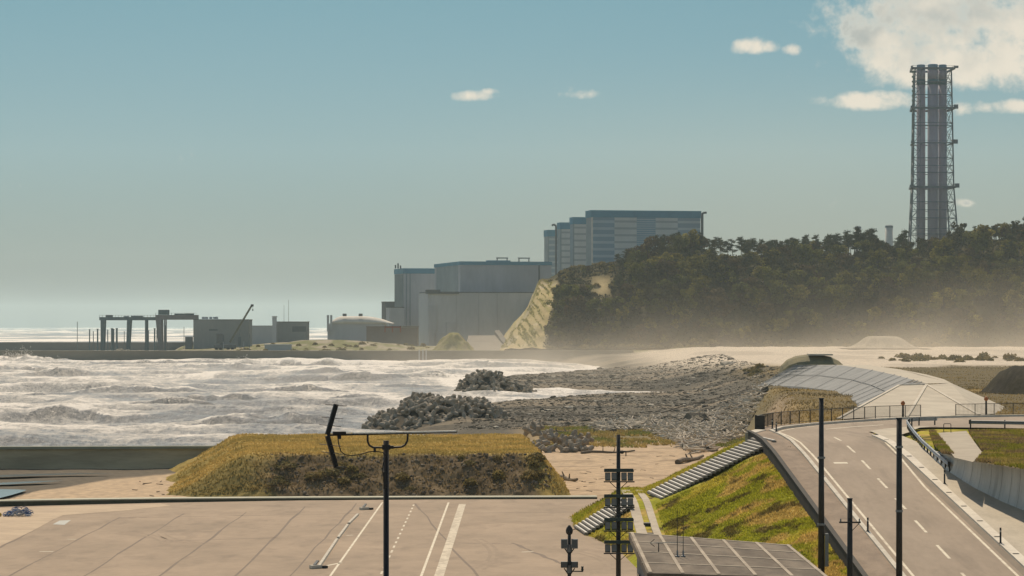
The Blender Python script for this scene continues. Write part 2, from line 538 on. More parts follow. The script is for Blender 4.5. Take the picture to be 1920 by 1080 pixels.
# ------------------------------------------------------------------ sea
def crest(v, p):
    return (0.5 + 0.5 * np.sin(v)) ** p
BREAK = [(-15, 690, 1440, 2.6, 16, 5), (40, 675, 1400, 2.2, 14, 5), (110, 712, 1040, 2.6, 10, 6), (60, 700, 1150, 2.0, 16, 6), (320, 764, 655, 1.9, 9, 5), (400, 754, 700, 1.4, 9, 5),
         (520, 803, 545, 1.2, 8, 5), (480, 806, 540, .9, 10, 5), (560, 738, 800, 1.6, 12, 6), (700, 716, 960, 1.4, 14, 7), (250, 736, 790, 1.2, 20, 7), (170, 790, 580, .9, 14, 6),
         (640, 700, 1090, 1.6, 16, 8), (420, 694, 1230, 1.7, 22, 8), (820, 702, 1080, 1.5, 9, 7), (760, 728, 860, 1.2, 8, 6), (300, 690, 1300, 2.0, 26, 9), (900, 692, 1270, 1.6, 16, 8),
         (650, 755, 700, 1.1, 7, 5), (80, 745, 740, 1.3, 12, 6), (560, 690, 1290, 1.6, 20, 8)]
def sea_fn(U_, Y_):
    X_ = U_ * Y_
    wx = (fbm(X_ / 60, Y_ / 60, 101, 3) - .5)
    fade = sstep(2600, 1500, Y_) * 0.92 + 0.08
    amp = 0.35 + 1.25 * fbm(X_ / 70, Y_ / 45, 103, 3)
    a = crest(Y_ * 2 * np.pi / 62 + X_ * 0.012 + wx * 9, 2.2) * 1.75
    b = crest(Y_ * 2 * np.pi / 37 - X_ * 0.03 + wx * 12 + 1.3, 2.0) * 0.95
    c = (fbm(X_ / 7, Y_ / 5, 107, 4) - .5) * 0.9
    d = (fbm(X_ / 2.2, Y_ / 1.8, 109, 3) - .5) * 0.36 * sstep(1400, 700, Y_)
    ds_ = X_ - ip(Y_, SHORE)
    calm = 0.25 + 0.75 * sstep(-6, -45, ds_)
    z = ((a + b) * amp * calm + c + d * calm) * fade - 0.45
    foam = (a + b) * amp * 0.36 - 0.1 + (fbm(X_ / 30, Y_ / 60, 111, 4) - 0.5) * 3.2
    for (px, py, yy, hh, sx, sy) in BREAK:
        x0 = (px - 960) / F * yy
        t = (Y_ - yy) + 3.0 * np.sin((X_ - x0) * 0.35) + 5 * (fbm(X_ / 6, Y_ * 0, 113, 2) - .5)
        prof = np.where(t > 0, np.exp(-(t / (sy * 1.8)) ** 2), np.exp(-(t / (sy * 0.55)) ** 2))
        g = hh * np.exp(-((X_ - x0) / (sx * 1.5)) ** 2) * prof * (0.75 + 0.5 * vn(X_ / 3.5, Y_ / 6, 117))
        z = z + g * 1.5
        # the hollow face stays dark, the lip and the wake are white
        foam = foam + np.where(t > -0.6, 1.3, -1.0) * np.exp(-((X_ - x0) / sx) ** 2) * np.exp(-(t / (sy * 2.2)) ** 2)
    # shallow white wash at the beach
    dsh = X_ - ip(Y_, SHORE)
    foam = foam + 1.0 * np.exp(-((dsh + 10) / 14) ** 2) * (Y_ > 600) * (Y_ < 1480)
    # behind the sea wall in the near water: greyer
    foam = foam - 0.75 * sstep(690, 540, Y_) + (-0.75 + (fbm(X_ / 150, Y_ / 220, 119, 4) - .45) * 9) * sstep(1550, 1750, Y_)
    # unbroken faces that rise away from the eye carry less foam
    gy_ = np.gradient(z, axis=0) / np.gradient(Y_, axis=0)
    foam = foam - 2.4 * np.clip(gy_, 0, .55) * sstep(1600, 1300, Y_) + 0.35 * np.clip(-gy_, 0, .4)
    sea_fn.foam = foam
    return X_, Y_, z
srow = np.concatenate([np.arange(346, 700, 1.1), np.arange(700, 1000, 1.7), np.arange(1000, 1500, 3.0), 1500 * 1.02 ** np.arange(0, 60), np.geomspace(5000, 24000, 14)])
su = np.concatenate([np.linspace(-0.36, -0.19, 40)[:-1], np.linspace(-0.19, 0.07, 470)])
sv, sf = grid(su, srow, sea_fn)
ms = bpy.data.materials.new('sea_water'); ms.use_nodes = True
t = NT(ms.node_tree); b = ms.node_tree.nodes['Principled BSDF']
tcn = t.n('ShaderNodeTexCoord'); at = t.n('ShaderNodeAttribute', attribute_name='foam')
mp1 = t.n('ShaderNodeMapping'); mp1.inputs['Scale'].default_value = (1.0, 0.55, 1.0); t.l(tcn.outputs['Object'], mp1.inputs[0])
q1 = t.n('ShaderNodeTexNoise', i_Scale=0.16, i_Detail=7.0, i_Roughness=0.72, i_Distortion=0.3); t.l(mp1.outputs[0], q1.inputs['Vector'])
q2 = t.n('ShaderNodeTexNoise', i_Scale=0.9, i_Detail=6.0, i_Roughness=0.7, i_Distortion=0.6); t.l(mp1.outputs[0], q2.inputs['Vector'])
fm = t.m('ADD', at.outputs['Fac'], t.m('ADD', t.m('MULTIPLY', t.m('SUBTRACT', q1.outputs[0], 0.5), 5.6), t.m('MULTIPLY', t.m('SUBTRACT', q2.outputs[0], 0.5), 3.0)))
ff = t.mr(fm, -0.85, 0.85, smooth=False)
t.l(t.mix(ff, (0.145, 0.15, 0.148), (0.86, 0.81, 0.735)), b.inputs['Base Color'])
t.l(t.mr(ff, 0.0, 1.0, 0.32, 0.85), b.inputs['Roughness'])
b.inputs['IOR'].default_value = 1.33
t.l(t.mr(ff, 0.0, 0.6, 0.4, 0.02), b.inputs['Specular IOR Level'])
bp = t.n('ShaderNodeBump', i_Strength=0.8, i_Distance=0.9); t.l(t.m('ADD', q2.outputs[0], q1.outputs[0]), bp.inputs['Height']); t.l(bp.outputs[0], b.inputs['Normal'])
sea_xyz = sv
tag(np_mesh('sea', sv, sf, ms, smooth=True, fattr={'foam': sea_fn.foam}), kind='structure')

# ------------------------------------------------------------------ paved lot
m_lot = mat('lot_pavement', (0.36, 0.275, 0.195), (0.265, 0.205, 0.145), scale=0.16, rough=0.9, bump=0.02, bscale=3.0, stretch=(1, 0.6, 1), contrast=(0.25, 0.75), stain=(0.5, (1, .35, 1), .80))
m_joint = mat('joint_tar', (0.16, 0.12, 0.09), (0.20, 0.155, 0.115), scale=2.0)
m_paint = mat('road_paint', (0.66, 0.60, 0.47), (0.44, 0.37, 0.28), scale=1.4, rough=0.8, contrast=(0.42, 0.72))
m_conc = mat('concrete', (0.46, 0.42, 0.34), (0.36, 0.33, 0.27), scale=0.8, rough=0.9, bump=0.02)
m_pale = mat('pale_concrete', (0.58, 0.54, 0.45), (0.46, 0.42, 0.35), scale=0.9, rough=0.9, bump=0.02)
m_dkconc = mat('dark_concrete', (0.15, 0.14, 0.12), (0.10, 0.095, 0.085), scale=0.6, rough=0.95)
m_asph = mat('asphalt', (0.325, 0.262, 0.198), (0.265, 0.213, 0.16), scale=0.3, rough=0.9, bump=0.015, bscale=8, stretch=(1, 0.25, 1), contrast=(0.3, 0.7), stain=(0.45, (1.6, .2, 1), .80))
m_walk = mat('sidewalk_paving', (0.29, 0.225, 0.165), (0.22, 0.17, 0.125), scale=0.7, rough=0.92, stretch=(1, 0.4, 1), stain=(.8, (1, .4, 1), .75))
m_black = mat('dark_metal', (0.022, 0.022, 0.021), (0.034, 0.032, 0.03), scale=2.0, rough=0.55)
m_grey = mat('grey_metal', (0.22, 0.23, 0.23), (0.17, 0.18, 0.18), scale=1.2, rough=0.6)
m_galv = mat('galvanised_steel', (0.30, 0.32, 0.34), (0.22, 0.235, 0.25), scale=2.0, rough=0.45, metal=0.6)

edge_base = [(-80, 953), (0, 950), (150, 946), (300, 942.5), (560, 938.2), (800, 936.4), (1120, 935.6)]
eb = [G(x, y, 3.0) for x, y in edge_base]
lot = [(-70, -20), (30, -20)] + [(p.x, p.y) for p in (G(1125, 935.6, 3), )] + [(p.x, p.y + 0.05) for p in reversed(eb)] + [(-70, eb[0].y)]
lot[1] = (19.3, -20); lot.insert(2, (19.3, 138)); lot.insert(3, (11, 200)); lot.insert(4, (9.5, 262))
o = MB().prism(lot, 2.4, 3.0).build('paved_lot', m_lot); tag(o, kind='structure')
lot_root = o
def ground_strip(name, pa, pb, w, z, m, parent, th=0.0):
    a, b = (G(pa[0], pa[1], z), G(pb[0], pb[1], z)) if not isinstance(pa, Vector) else (pa, pb)
    d = (b - a).normalized(); n = Vector((-d.y, d.x, 0)) * w / 2
    mb = MB().strip([a + n, b + n], [a - n, b - n], th)
    return mb.build(name, m, parent)
# joints between the slabs
jm = MB()
def addstrip(mb, pa, pb, w, z):
    a, b = G(*pa, z), G(*pb, z)
    d = (b - a).normalized(); n = Vector((-d.y, d.x, 0)) * w / 2
    mb.strip([a + n, b + n], [a - n, b - n])
def wobble(mb, pa, pb, w, z, k=9):
    prev = None
    a, b = G(*pa, z), G(*pb, z)
    for i in range(k + 1):
        q = a.lerp(b, i / k) + Vector((random.uniform(-.12, .12), 0, 0)) * (0 < i < k)
        if prev is not None:
            d = (q - prev).normalized(); ww = w * random.uniform(.6, 1.4); n = Vector((-d.y, d.x, 0)) * ww / 2
            mb.strip([prev + n, q + n], [prev - n, q - n])
        prev = q
for pa, pb in (((0, 1090), (225, 970)), ((140, 1090), (345, 963)), ((285, 1090), (462, 960)), ((430, 1090), (572, 950)), ((540, 1084), (668, 944)),
               ((778, 944), (903, 1090)), ((0, 1027), (102, 974))):
    wobble(jm, pa, pb, 0.17, 3.004)
for pa, pb in (((225, 971), (700, 962)), ((870, 962), (1075, 960)), ((300, 1015), (520, 1008)), ((860, 1018), (960, 1020)), ((960, 1018), (1060, 1060))):
    wobble(jm, pa, pb, 0.28, 3.004)
jm.build('slab_joint', m_joint, lot_root)
tm_ = MB()
for cx_, cy_, rr_, a0, a1 in ((150, 1030, 16, .3, 1.5), (330, 1000, 24, 2.0, 3.1), (640, 1040, 30, -.4, .5), (480, 985, 20, 3.6, 4.6), (960, 1010, 18, 1.2, 2.6), (1000, 1060, 14, -.2, 1.2)):
    cc_ = G(cx_, cy_, 3.005)
    for off_ in (0, 1.5):
        pts_ = [(cc_.x + (rr_ + off_) * .35 * math.cos(t_), cc_.y + (rr_ + off_) * math.sin(t_)) for t_ in np.linspace(a0, a1, 16)]
        ins_ = [(cc_.x + (rr_ + off_ - .5) * .35 * math.cos(t_) - .08, cc_.y + (rr_ + off_ - .5) * math.sin(t_)) for t_ in np.linspace(a0, a1, 16)]
        tm_.strip([Vector((x_, y_, 3.005)) for x_, y_ in ins_], [Vector((x_, y_, 3.005)) for x_, y_ in pts_])
tm_.build('tyre_mark', mat('tyre_mark', (0.30, 0.228, 0.16), (0.25, 0.19, 0.132), scale=1.2), lot_root)
# painted lines
for nm, pa, pb, w in (('lane_line', (612, 1090), (717, 942), .16), ('lane_line', (786, 1090), (841, 942), .17)):
    ground_strip(nm, pa, pb, w, 3.006, m_paint, lot_root)
dm = MB(); a, b = G(708, 1090, 3.006), G(777, 944, 3.006); L = (b - a).length; d = (b - a).normalized(); n = Vector((-d.y, d.x, 0)) * .075
s = 1.0
while s < L - 2:
    p, q = a + d * s, a + d * (s + 1.9 + random.uniform(-.3, .3)); dm.strip([p + n, q + n], [p - n, q - n]); s += 4.4
dm.build('dashed_line', m_paint, lot_root)
pm = MB()
for pa, pb, w in (((978, 1035), (1000, 1034), .3), ((650, 1004), (662, 1003), .3), ((605, 1062), (640, 1055), .25), ((74, 1034), (100, 1034), .3), ((125, 1011), (142, 1011), .25)):
    addstrip(pm, pa, pb, w, 3.006)
pm.build('worn_mark', m_paint, lot_root)
pp = MB(); pp.add([G(99, 983, 3.007), G(121, 984, 3.007), G(133, 975, 3.007), G(112, 976, 3.007)], [(0, 1, 2, 3)])
pp.build('pale_patch', mat('patch', (.5, .5, .46), (.42, .42, .38), scale=1), lot_root)
ground_strip('block_line', (819, 1092), (867, 945), 0.62, 3.006, mat('block_paving', (0.60, 0.53, 0.41), (0.44, 0.38, 0.29), scale=1.6, stretch=(1, .5, 1), contrast=(.4, .6)), lot_root)
# blown sand over the left edge of the lot
sm = MB(); sm.add([G(x, y, 3.012) for x, y in ((-60, 1052), (0, 1024), (60, 996), (100, 974), (118, 966), (240, 957), (320, 948), (300, 944), (0, 952.5), (-60, 954))], [tuple(range(10))])
sm.build('blown_sand', mat('sand_sheet', (0.46, 0.355, 0.24), (0.38, 0.29, 0.2), scale=.5, stretch=(.6, 1, 1)), lot_root)

# low kerb wall along the far edge of the lot
w = thing('kerb_wall', 'long low pale topped concrete wall along the seaward edge of the paved lot', 'low wall', (0, 265, 3))
body = MB((0, 265, 3)); cap = MB((0, 265, 3))
hs = [.45, .42, .36, .28, .16, .12, .12]
def sect(p, h, z0, dy0, dy1, lift=0.0):
    return [Vector((p.x, p.y + dy0, z0)), Vector((p.x, p.y + dy0, 3 + h + lift)), Vector((p.x, p.y + dy1, 3 + h + lift)), Vector((p.x, p.y + dy1, z0))]
def loft(mb, secs):
    n = len(secs[0]); vs = [v for s_ in secs for v in s_]
    fs = [(k * n + i, (k + 1) * n + i, (k + 1) * n + (i + 1) % n, k * n + (i + 1) % n) for k in range(len(secs) - 1) for i in range(n)]
    fs += [tuple(reversed(range(n))), tuple((len(secs) - 1) * n + i for i in range(n))]
    mb.add(vs, fs)
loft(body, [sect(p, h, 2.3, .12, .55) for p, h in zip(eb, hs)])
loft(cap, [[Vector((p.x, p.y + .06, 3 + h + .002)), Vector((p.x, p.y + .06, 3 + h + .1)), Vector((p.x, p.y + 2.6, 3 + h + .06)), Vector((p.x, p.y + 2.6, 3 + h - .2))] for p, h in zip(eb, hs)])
body.build('wall_face', mat('dark_face_concrete', (0.085, 0.08, 0.055), (0.05, 0.055, 0.035), scale=.6), w)  # wall face in a much darker tone than the cap
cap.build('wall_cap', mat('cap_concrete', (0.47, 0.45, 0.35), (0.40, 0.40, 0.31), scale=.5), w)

# shallow puddle by the left wall
mpud = mat('puddle_water', (0.20, 0.22, 0.22), (0.17, 0.18, 0.18), scale=.3, rough=.12, spec=.6)
pm = MB(); pts = [(-80, 940), (-10, 936), (22, 928), (42, 922), (50, 918.5), (30, 917.5), (0, 917), (-80, 917)]
pm.add([G(x, y, 2.52) for x, y in pts], [tuple(range(len(pts)))])
pm.add([G(x, y, 2.5) for x, y in ((-80, 897), (0, 894.5), (90, 891), (175, 888.5), (215, 887.5), (150, 887), (60, 888.5), (0, 890.5), (-80, 892))], [tuple(range(9))])
pm.add([G(x, y, 2.49) for x, y in ((-80, 911), (20, 908), (80, 904), (120, 901), (60, 902), (0, 905), (-80, 906))], [tuple(range(7))])
tag(pm.build('puddle', mpud), kind='structure')

# ------------------------------------------------------------------ sea walls
def wallrun(name, label, cat, pts, z0, z1, th, m, capm=None, group=None):
    r = thing(name, label, cat, (pts[0][0], pts[0][1], z0), group)
    mb = MB(r.location); cb = MB(r.location)
    secs = [[Vector((x, y, z0)), Vector((x, y + .35, z1)), Vector((x, y + th, z1)), Vector((x, y + th + .5, z0))] for x, y in pts]
    loft(mb, secs)
    loft(cb, [[Vector((x, y - .1, z1 + .003)), Vector((x, y - .1, z1 + .3)), Vector((x, y + th + .1, z1 + .3)), Vector((x, y + th + .1, z1 + .003))] for x, y in pts])
    mb.build('wall_body', m, r); cb.build('coping', capm or m_conc, r)
    return r
wallrun('sea_wall', 'dark weathered sea wall with pale coping left of the grassy earth mound', 'sea wall', [(-95, 336), (-62, 338), (-26, 341)], 1.2, 4.55, 1.6,
        mat('wet_wall', (0.46, 0.40, 0.27), (0.27, 0.235, 0.16), scale=.35, stretch=(.25, 1, 1.6), contrast=(.3, .7)), mat('wall_coping', (.25, .26, .2), (.2, .21, .16), scale=.5))
wallrun('sea_wall', 'long far sea wall between the breaking surf and the harbour land', 'sea wall', [(-520, 1470), (-150, 1474), (0, 1478), (62, 1482)], -3, 5.9, 4,
        mat('far_wall', (0.22, 0.20, 0.16), (0.17, 0.155, 0.125), scale=.05, stretch=(.5, 1, 1.5)), mat('far_coping', (.33, .31, .25), (.27, .25, .2), scale=.1))
wallrun('breakwater', 'distant dark breakwater on the left behind the far sea wall', 'breakwater', [(-700, 1995), (-330, 2000), (-216, 2000)], -3, 7.1, 8,
        mat('breakwater_stone', (0.12, 0.118, 0.108), (0.085, 0.085, 0.08), scale=.06, stretch=(.3, 1, 1)), mat('breakwater_cap', (.2, .21, .2), scale=.1))

# ------------------------------------------------------------------ ramp embankment, roads
XC = 19.5
def emb_z(X, Y):
    zr = emb_zr(Y)
    zb = ip(Y, [(120, 2.6), (150, 2.7), (180, 3.2), (210, 3.9), (226, 5.3), (300, 5.3)])
    top = zr - 0.65
    k = np.clip((X - 11) / (XC - 11), 0, 1)
    z = zb + np.maximum(top - zb, 0) * k
    z = np.where(zb > top, np.minimum(zb, top), z)
    z = np.where(X < 9, zb - (9 - X) / 1.7, z)
    z = z + (fbm(X / 3.2, Y / 4.5, 201, 4) - .5) * 0.5 * sstep(11.2, 12.5, X) * sstep(XC, XC - 1.2, X)
    # far end falls away
    xc2 = XC + 1.6 + np.maximum(Y - 243, 0) * ip(Y, [(243, .2), (250, .25), (262, .42), (280, .45), (300, .45)])
    fall = np.maximum(Y - 243, 0) * 0.5 + np.maximum(xc2 - X, 0) * 0.1
    z = np.where((X < xc2) & (Y > 243), z - fall, z)
    road = (X >= XC + .15) & ((Y <= 243) | (X >= xc2))
    z = np.where(road, zr - 0.15, z)
    xw = ip(Y, XW)
    plat = (X > xw + .65) & (Y < 214)
    z = np.where(plat, 9.55 + (fbm(X / 3, Y / 3, 203, 3) - .5) * .25, z)
    return np.maximum(z, 1.9)
XW = [(120, 44), (150, 42.5), (165, 39.5), (176, 36.2), (183, 34.2), (187, 33.3), (191, 32.6), (198, 31.8), (205, 31.4), (214, 31.1), (300, 31.1)]
ev, ef = grid(np.arange(3, 78, 0.5), np.concatenate([np.arange(112, 200, 1.0), np.arange(200, 296, 0.75)]), lambda A, B: (A, B, emb_z(A, B)))
SLOPE_A = np.array((0.36, 0.36, 0.034)); SLOPE_B = np.array((0.52, 0.445, 0.07)); SLOPE_C = np.array((0.60, 0.42, 0.14)); SLOPE_D = np.array((0.12, 0.09, 0.035))
def slope_col(X, Y):
    a = fbm(X / 3.4 + Y * .02, Y / 6.5, 211, 4); b_ = fbm(X / 2.1, Y / 3.5, 213, 4); c_ = fbm(X / 1.5, Y / 2.5, 217, 3)
    c = mixc(np.broadcast_to(SLOPE_B, X.shape + (3,)), SLOPE_A, sstep(.41, .52, a))
    c = mixc(c, SLOPE_C, sstep(.57, .68, b_) * .85)
    c = mixc(c, SLOPE_D, sstep(.63, .72, c_) * .85)
    return c
m_slope = mat('embankment_soil', (1.0, 1.0, 1.0), (0.7, 0.7, 0.65), scale=1.5, rough=.95, bump=.2, attr='col', spec=.05)
tag(np_mesh('embankment', ev, ef, m_slope, cols=slope_col(ev[:, 0].astype(float), ev[:, 1].astype(float)) * .85, smooth=True), kind='structure')

Ys = np.concatenate([np.arange(112, 244, 3.0), [244.5]])
def vz(x, y, dz=0.0):
    return Vector((x, y, float(emb_zr(y)) + dz))
FAR = [(22.0, 244.5), (23.6, 252), (26.8, 260), (31.2, 268.5), (36.4, 276.5), (44, 283), (54, 288), (75, 296)]
NEAR = [(30.0, 244.5), (32.2, 250), (34.5, 254), (37, 256), (41, 255), (46, 252.5), (54, 250), (75, 246)]
rd = MB()
rd.strip([vz(21.9, y, .02) for y in Ys], [vz(29.1 if y < 236 else 30.0, y, .02) for y in Ys])
rd.strip([vz(x, y, .02) for x, y in FAR], [vz(x, y, .02) for x, y in NEAR])
road = tag(rd.build('road', m_asph), kind='structure')
def line_on(name, pts, w, dz, m, parent):
    pts = [Vector((x, y, float(emb_zr(y)) + dz)) for x, y in pts]
    Ls, Rs = [], []
    for i, p in enumerate(pts):
        d = (pts[min(i + 1, len(pts) - 1)] - pts[max(i - 1, 0)]); d.z = 0; d.normalize()
        n = Vector((-d.y, d.x, 0)) * w / 2
        Ls.append(p + n); Rs.append(p - n)
    return MB().strip(Ls, Rs).build(name, m, parent)
line_on('edge_line', [(22.45, y) for y in Ys] + [(23.2, 248), (24.6, 253), (27.6, 260), (31.9, 267.5), (37, 275.3), (44.3, 281.7), (54, 286.7), (75, 294.6)], .17, .028, m_paint, road)
line_on('edge_line', [(28.3, y) for y in Ys if y < 200] + [(28.5, 206), (28.8, 216), (29.1, 226), (29.8, 236), (30.7, 241), (31.6, 241)], .17, .028, m_paint, road)
dm = MB()
for k in range(-1, 11):
    y0 = 218.5 - 10 * k + 10 * 0
    x0 = 25.35 + (y0 - 163) / 60 * .5
    ys_ = [y0, y0 + 2.5, y0 + 5]
    dm.strip([vz(x0 - .09, y, .028) for y in ys_], [vz(x0 + .09, y, .028) for y in ys_])
dm.build('centre_line', m_paint, road)
dm = MB(); dm.strip([vz(23.5, 211.6, .028), vz(23.5, 212.4, .028)], [vz(24.5, 211.6, .028), vz(24.5, 212.4, .028)]); dm.build('cross_mark', m_paint, road)
dm = MB(); dm.strip([vz(x, y, .027) for x, y in ((27, 251), (30, 257), (33.5, 262.5))], [vz(x, y, .027) for x, y in ((27.15, 250.6), (30.15, 256.5), (33.6, 262))]); dm.build('turn_line', m_paint, road)
# pavements with kerbs
pv = MB(); pv.strip([vz(XC + .2, y, .12) for y in Ys], [vz(21.62, y, .12) for y in Ys], .2)
fo = [(20.6, 245.5), (22.0, 253.5), (25.4, 262), (30.0, 270.6), (35.4, 278.8), (43.4, 285.4), (53.6, 290.2), (75, 298.4)]
pv.strip([vz(x, y, .12) for x, y in fo], [vz(x - .25, y + .3, .12) for x, y in FAR], .2)
pave = tag(pv.build('pavement', m_walk), kind='structure')
kb = MB(); kb.strip([vz(21.62, y, .24) for y in Ys], [vz(21.9, y, .24) for y in Ys], .35)
kb.strip([vz(x - .25, y + .3, .22) for x, y in FAR], [vz(x, y, .22) for x, y in FAR], .3)
kb.build('kerb', m_pale, pave)
Yw = [y for y in Ys if y < 236]
pv2 = MB(); pv2.strip([vz(29.7, y, .14) for y in Yw], [vz(max(31.0, float(ip(y, XW)) + .3), y, .14) for y in Yw], .2)
pv2.add([Vector((x, y, 10.13)) for x, y in ((29.75, 235), (31.4, 235), (33.2, 242), (34.2, 247), (35.4, 252), (37, 255.6), (34.4, 253.6), (32.1, 249.6), (30.05, 244))], [tuple(range(9))])
pave2 = tag(pv2.build('pavement', mat('right_paving', (0.47, 0.415, 0.325), (0.39, 0.345, 0.27), scale=.5, stretch=(1, .4, 1))), kind='structure')
kb = MB(); kb.strip([vz(29.1, y, .16) for y in Yw], [vz(29.7, y, .16) for y in Yw], .3); kb.build('kerb', mat('white_kerb', (.64, .59, .49), (.55, .5, .42), scale=.8), pave2)
gu = MB()
for y in np.arange(124, 236, 6.5):
    gu.box((29.4, y, float(emb_zr(y)) + .166), (.36, .5, .012))
gu.build('drain_grate', m_dkconc, pave2)
gt = MB(); gt.strip([vz(28.62, y, .026) for y in Yw], [vz(29.1, y, .026) for y in Yw]); gt.build('gutter', mat('gutter_asphalt', (.215, .175, .13), (.17, .14, .105), scale=.4, stretch=(1, .3, 1)), road)

# dark parapet along the left edge of the ramp
r = thing('parapet_wall', 'dark low parapet wall along the grass side of the ramp road', 'parapet wall', (XC, 180, 6))
mb = MB(r.location)
yy = [y for y in Ys if y <= 242]
loft(mb, [[vz(XC - .05, y, -1.0), vz(XC - .05, y, .26), vz(XC + .2, y, .26), vz(XC + .2, y, -1.0)] for y in yy])
mb.build('wall_face', mat('parapet_dark', (0.03, 0.028, 0.025), (0.02, 0.019, 0.017), scale=.5), r)
mb = MB(r.location); loft(mb, [[vz(XC - .08, y, .263), vz(XC - .08, y, .32), vz(XC + .23, y, .32), vz(XC + .23, y, .263)] for y in yy]); mb.build('coping', mat('parapet_cap', (.045, .042, .036), scale=1), r)
r = thing('end_block', 'pale concrete block at the head of the stairs where the parapet ends', 'concrete block', (20.3, 241, 9))
mb = MB(r.location); mb.prism([(19.2, 239.2), (20.1, 239.2), (21.4, 245), (20.6, 246)], 8.6, 10.2); mb.build('block_body', m_pale, r, bevel=.04)

# stairs down the grass slope: two flights
def flight(label, xa, za, xb, zb, y0, y1, n, gi):
    r = thing('stair_flight', label, 'stairs', (xa, (y0 + y1) / 2, za), 'flights of the slope stairs')
    tr = MB(r.location); ri = MB(r.location); st = MB(r.location)
    dx = (xb - xa) / n; dz = (zb - za) / n
    for i in range(n):
        x0 = xa + dx * i; x1 = xa + dx * (i + 1); z = za + dz * (i + 1)
        xm = (x0 + x1) / 2; sk = .32
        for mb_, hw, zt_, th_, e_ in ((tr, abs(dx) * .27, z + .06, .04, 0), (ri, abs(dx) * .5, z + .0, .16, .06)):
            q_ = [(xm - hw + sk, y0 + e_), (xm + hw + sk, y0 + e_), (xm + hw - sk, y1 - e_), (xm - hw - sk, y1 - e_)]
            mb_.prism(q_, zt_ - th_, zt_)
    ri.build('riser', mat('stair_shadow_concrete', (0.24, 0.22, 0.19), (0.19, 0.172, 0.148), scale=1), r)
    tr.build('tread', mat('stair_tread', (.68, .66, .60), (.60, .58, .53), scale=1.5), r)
    return r
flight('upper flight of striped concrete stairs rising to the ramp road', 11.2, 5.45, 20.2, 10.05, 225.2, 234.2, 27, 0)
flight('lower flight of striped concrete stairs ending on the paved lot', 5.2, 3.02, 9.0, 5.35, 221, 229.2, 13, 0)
# berm path with drain channel
pb = MB(); bY = np.arange(176, 242, 4.0)
bz = lambda y: float(ip(y, [(120, 2.6), (150, 2.7), (180, 3.2), (210, 3.9), (226, 5.3), (300, 5.3)]))
pb.strip([Vector((9.0, y, bz(y) + .1)) for y in bY], [Vector((9.75, y, bz(y) + .1)) for y in bY], .25)
pb.strip([Vector((10.2, y, bz(y) + .1)) for y in bY], [Vector((10.75, y, bz(y) + .1)) for y in bY], .25)
path = tag(pb.build('berm_path', mat('berm_concrete', (.46, .40, .31), (.36, .31, .24), scale=.8)), kind='structure')
pc = MB(); pc.strip([Vector((9.75, y, bz(y) - .04)) for y in bY], [Vector((10.2, y, bz(y) - .04)) for y in bY]); pc.build('drain_channel', m_dkconc, path)
pc = MB(); pc.box((9.95, 214, bz(214) + .12), (.5, .9, .16)); pc.build('drain_box', m_black, path)

# curved retaining wall at the right
r = thing('retaining_wall', 'curved grey panelled retaining wall beside the right pavement', 'retaining wall', (32, 200, 8))
wy = np.concatenate([np.linspace(213.5, 184, 34), np.linspace(183, 150, 24)])
secs = []
for y in wy:
    x = float(ip(y, XW)); zb = float(emb_zr(y)) + .1
    zt = float(ip(y, [(150, 9.8), (213.5, 9.6)]))
    h = zt - zb
    prof = [(x - .05 - .28 * (1 - k) ** 2 * min(1, h), zb + h * k) for k in np.linspace(-.1, 1, 7)]
    secs.append([Vector((a, y, c)) for a, c in prof] + [Vector((x + .7, y, zt)), Vector((x + .7, y, zb - .3))])
mb = MB(r.location); loft(mb, secs)
mb.build('wall_panel', mat('retaining_concrete', (0.58, 0.565, 0.52), (0.48, 0.47, 0.43), scale=.5, stretch=(1, 1, .3), stain=(.5, (1, 1, .25), .7)), r, smooth=False)
jm = MB(r.location)
for y in np.concatenate([np.arange(212, 190, -2.5), np.arange(190, 152, -1.6)]):
    x = float(ip(y, XW)); zb = float(emb_zr(y)) + .1; zt = float(ip(y, [(150, 9.8), (213.5, 9.6)])); h = zt - zb
    ks = np.linspace(0, 1, 6)
    L_ = [Vector((x - .055 - .28 * (1 - k) ** 2 * min(1, h), y - .03, zb + h * k)) for k in ks]
    R_ = [Vector((x - .055 - .28 * (1 - k) ** 2 * min(1, h), y + .03, zb + h * k)) for k in ks]
    jm.strip(R_, L_)
jm.build('panel_joint', m_dkconc, r)
cp = MB(r.location); loft(cp, [[Vector((float(ip(y, XW)) - .1, y, z)), Vector((float(ip(y, XW)) + .75, y, z)), Vector((float(ip(y, XW)) + .75, y, z + .14)), Vector((float(ip(y, XW)) - .1, y, z + .14))]
                               for y in wy for z in [float(ip(y, [(150, 9.8), (213.5, 9.6)])) + .003]])
cp.build('coping', m_pale, r)
# paved path on the platform
pp = MB(); pts = [(1690, 826), (1700, 806), (1745, 803), (1925, 812), (1925, 806), (1812, 808), (1843, 852), (1822, 869), (1762, 853), (1790, 852), (1752, 812), (1738, 812), (1722, 836)]
pth = MB(); q = [G(x, y, 10.03) for x, y in ((1752, 812), (1812, 808), (1843, 850), (1824, 866), (1790, 858))]
pth.add([v for v in q], [(4, 3, 2, 1, 0)])
tag(pth.build('path', mat('path_concrete', (.40, .35, .27), (.33, .285, .22), scale=.5)), kind='structure')

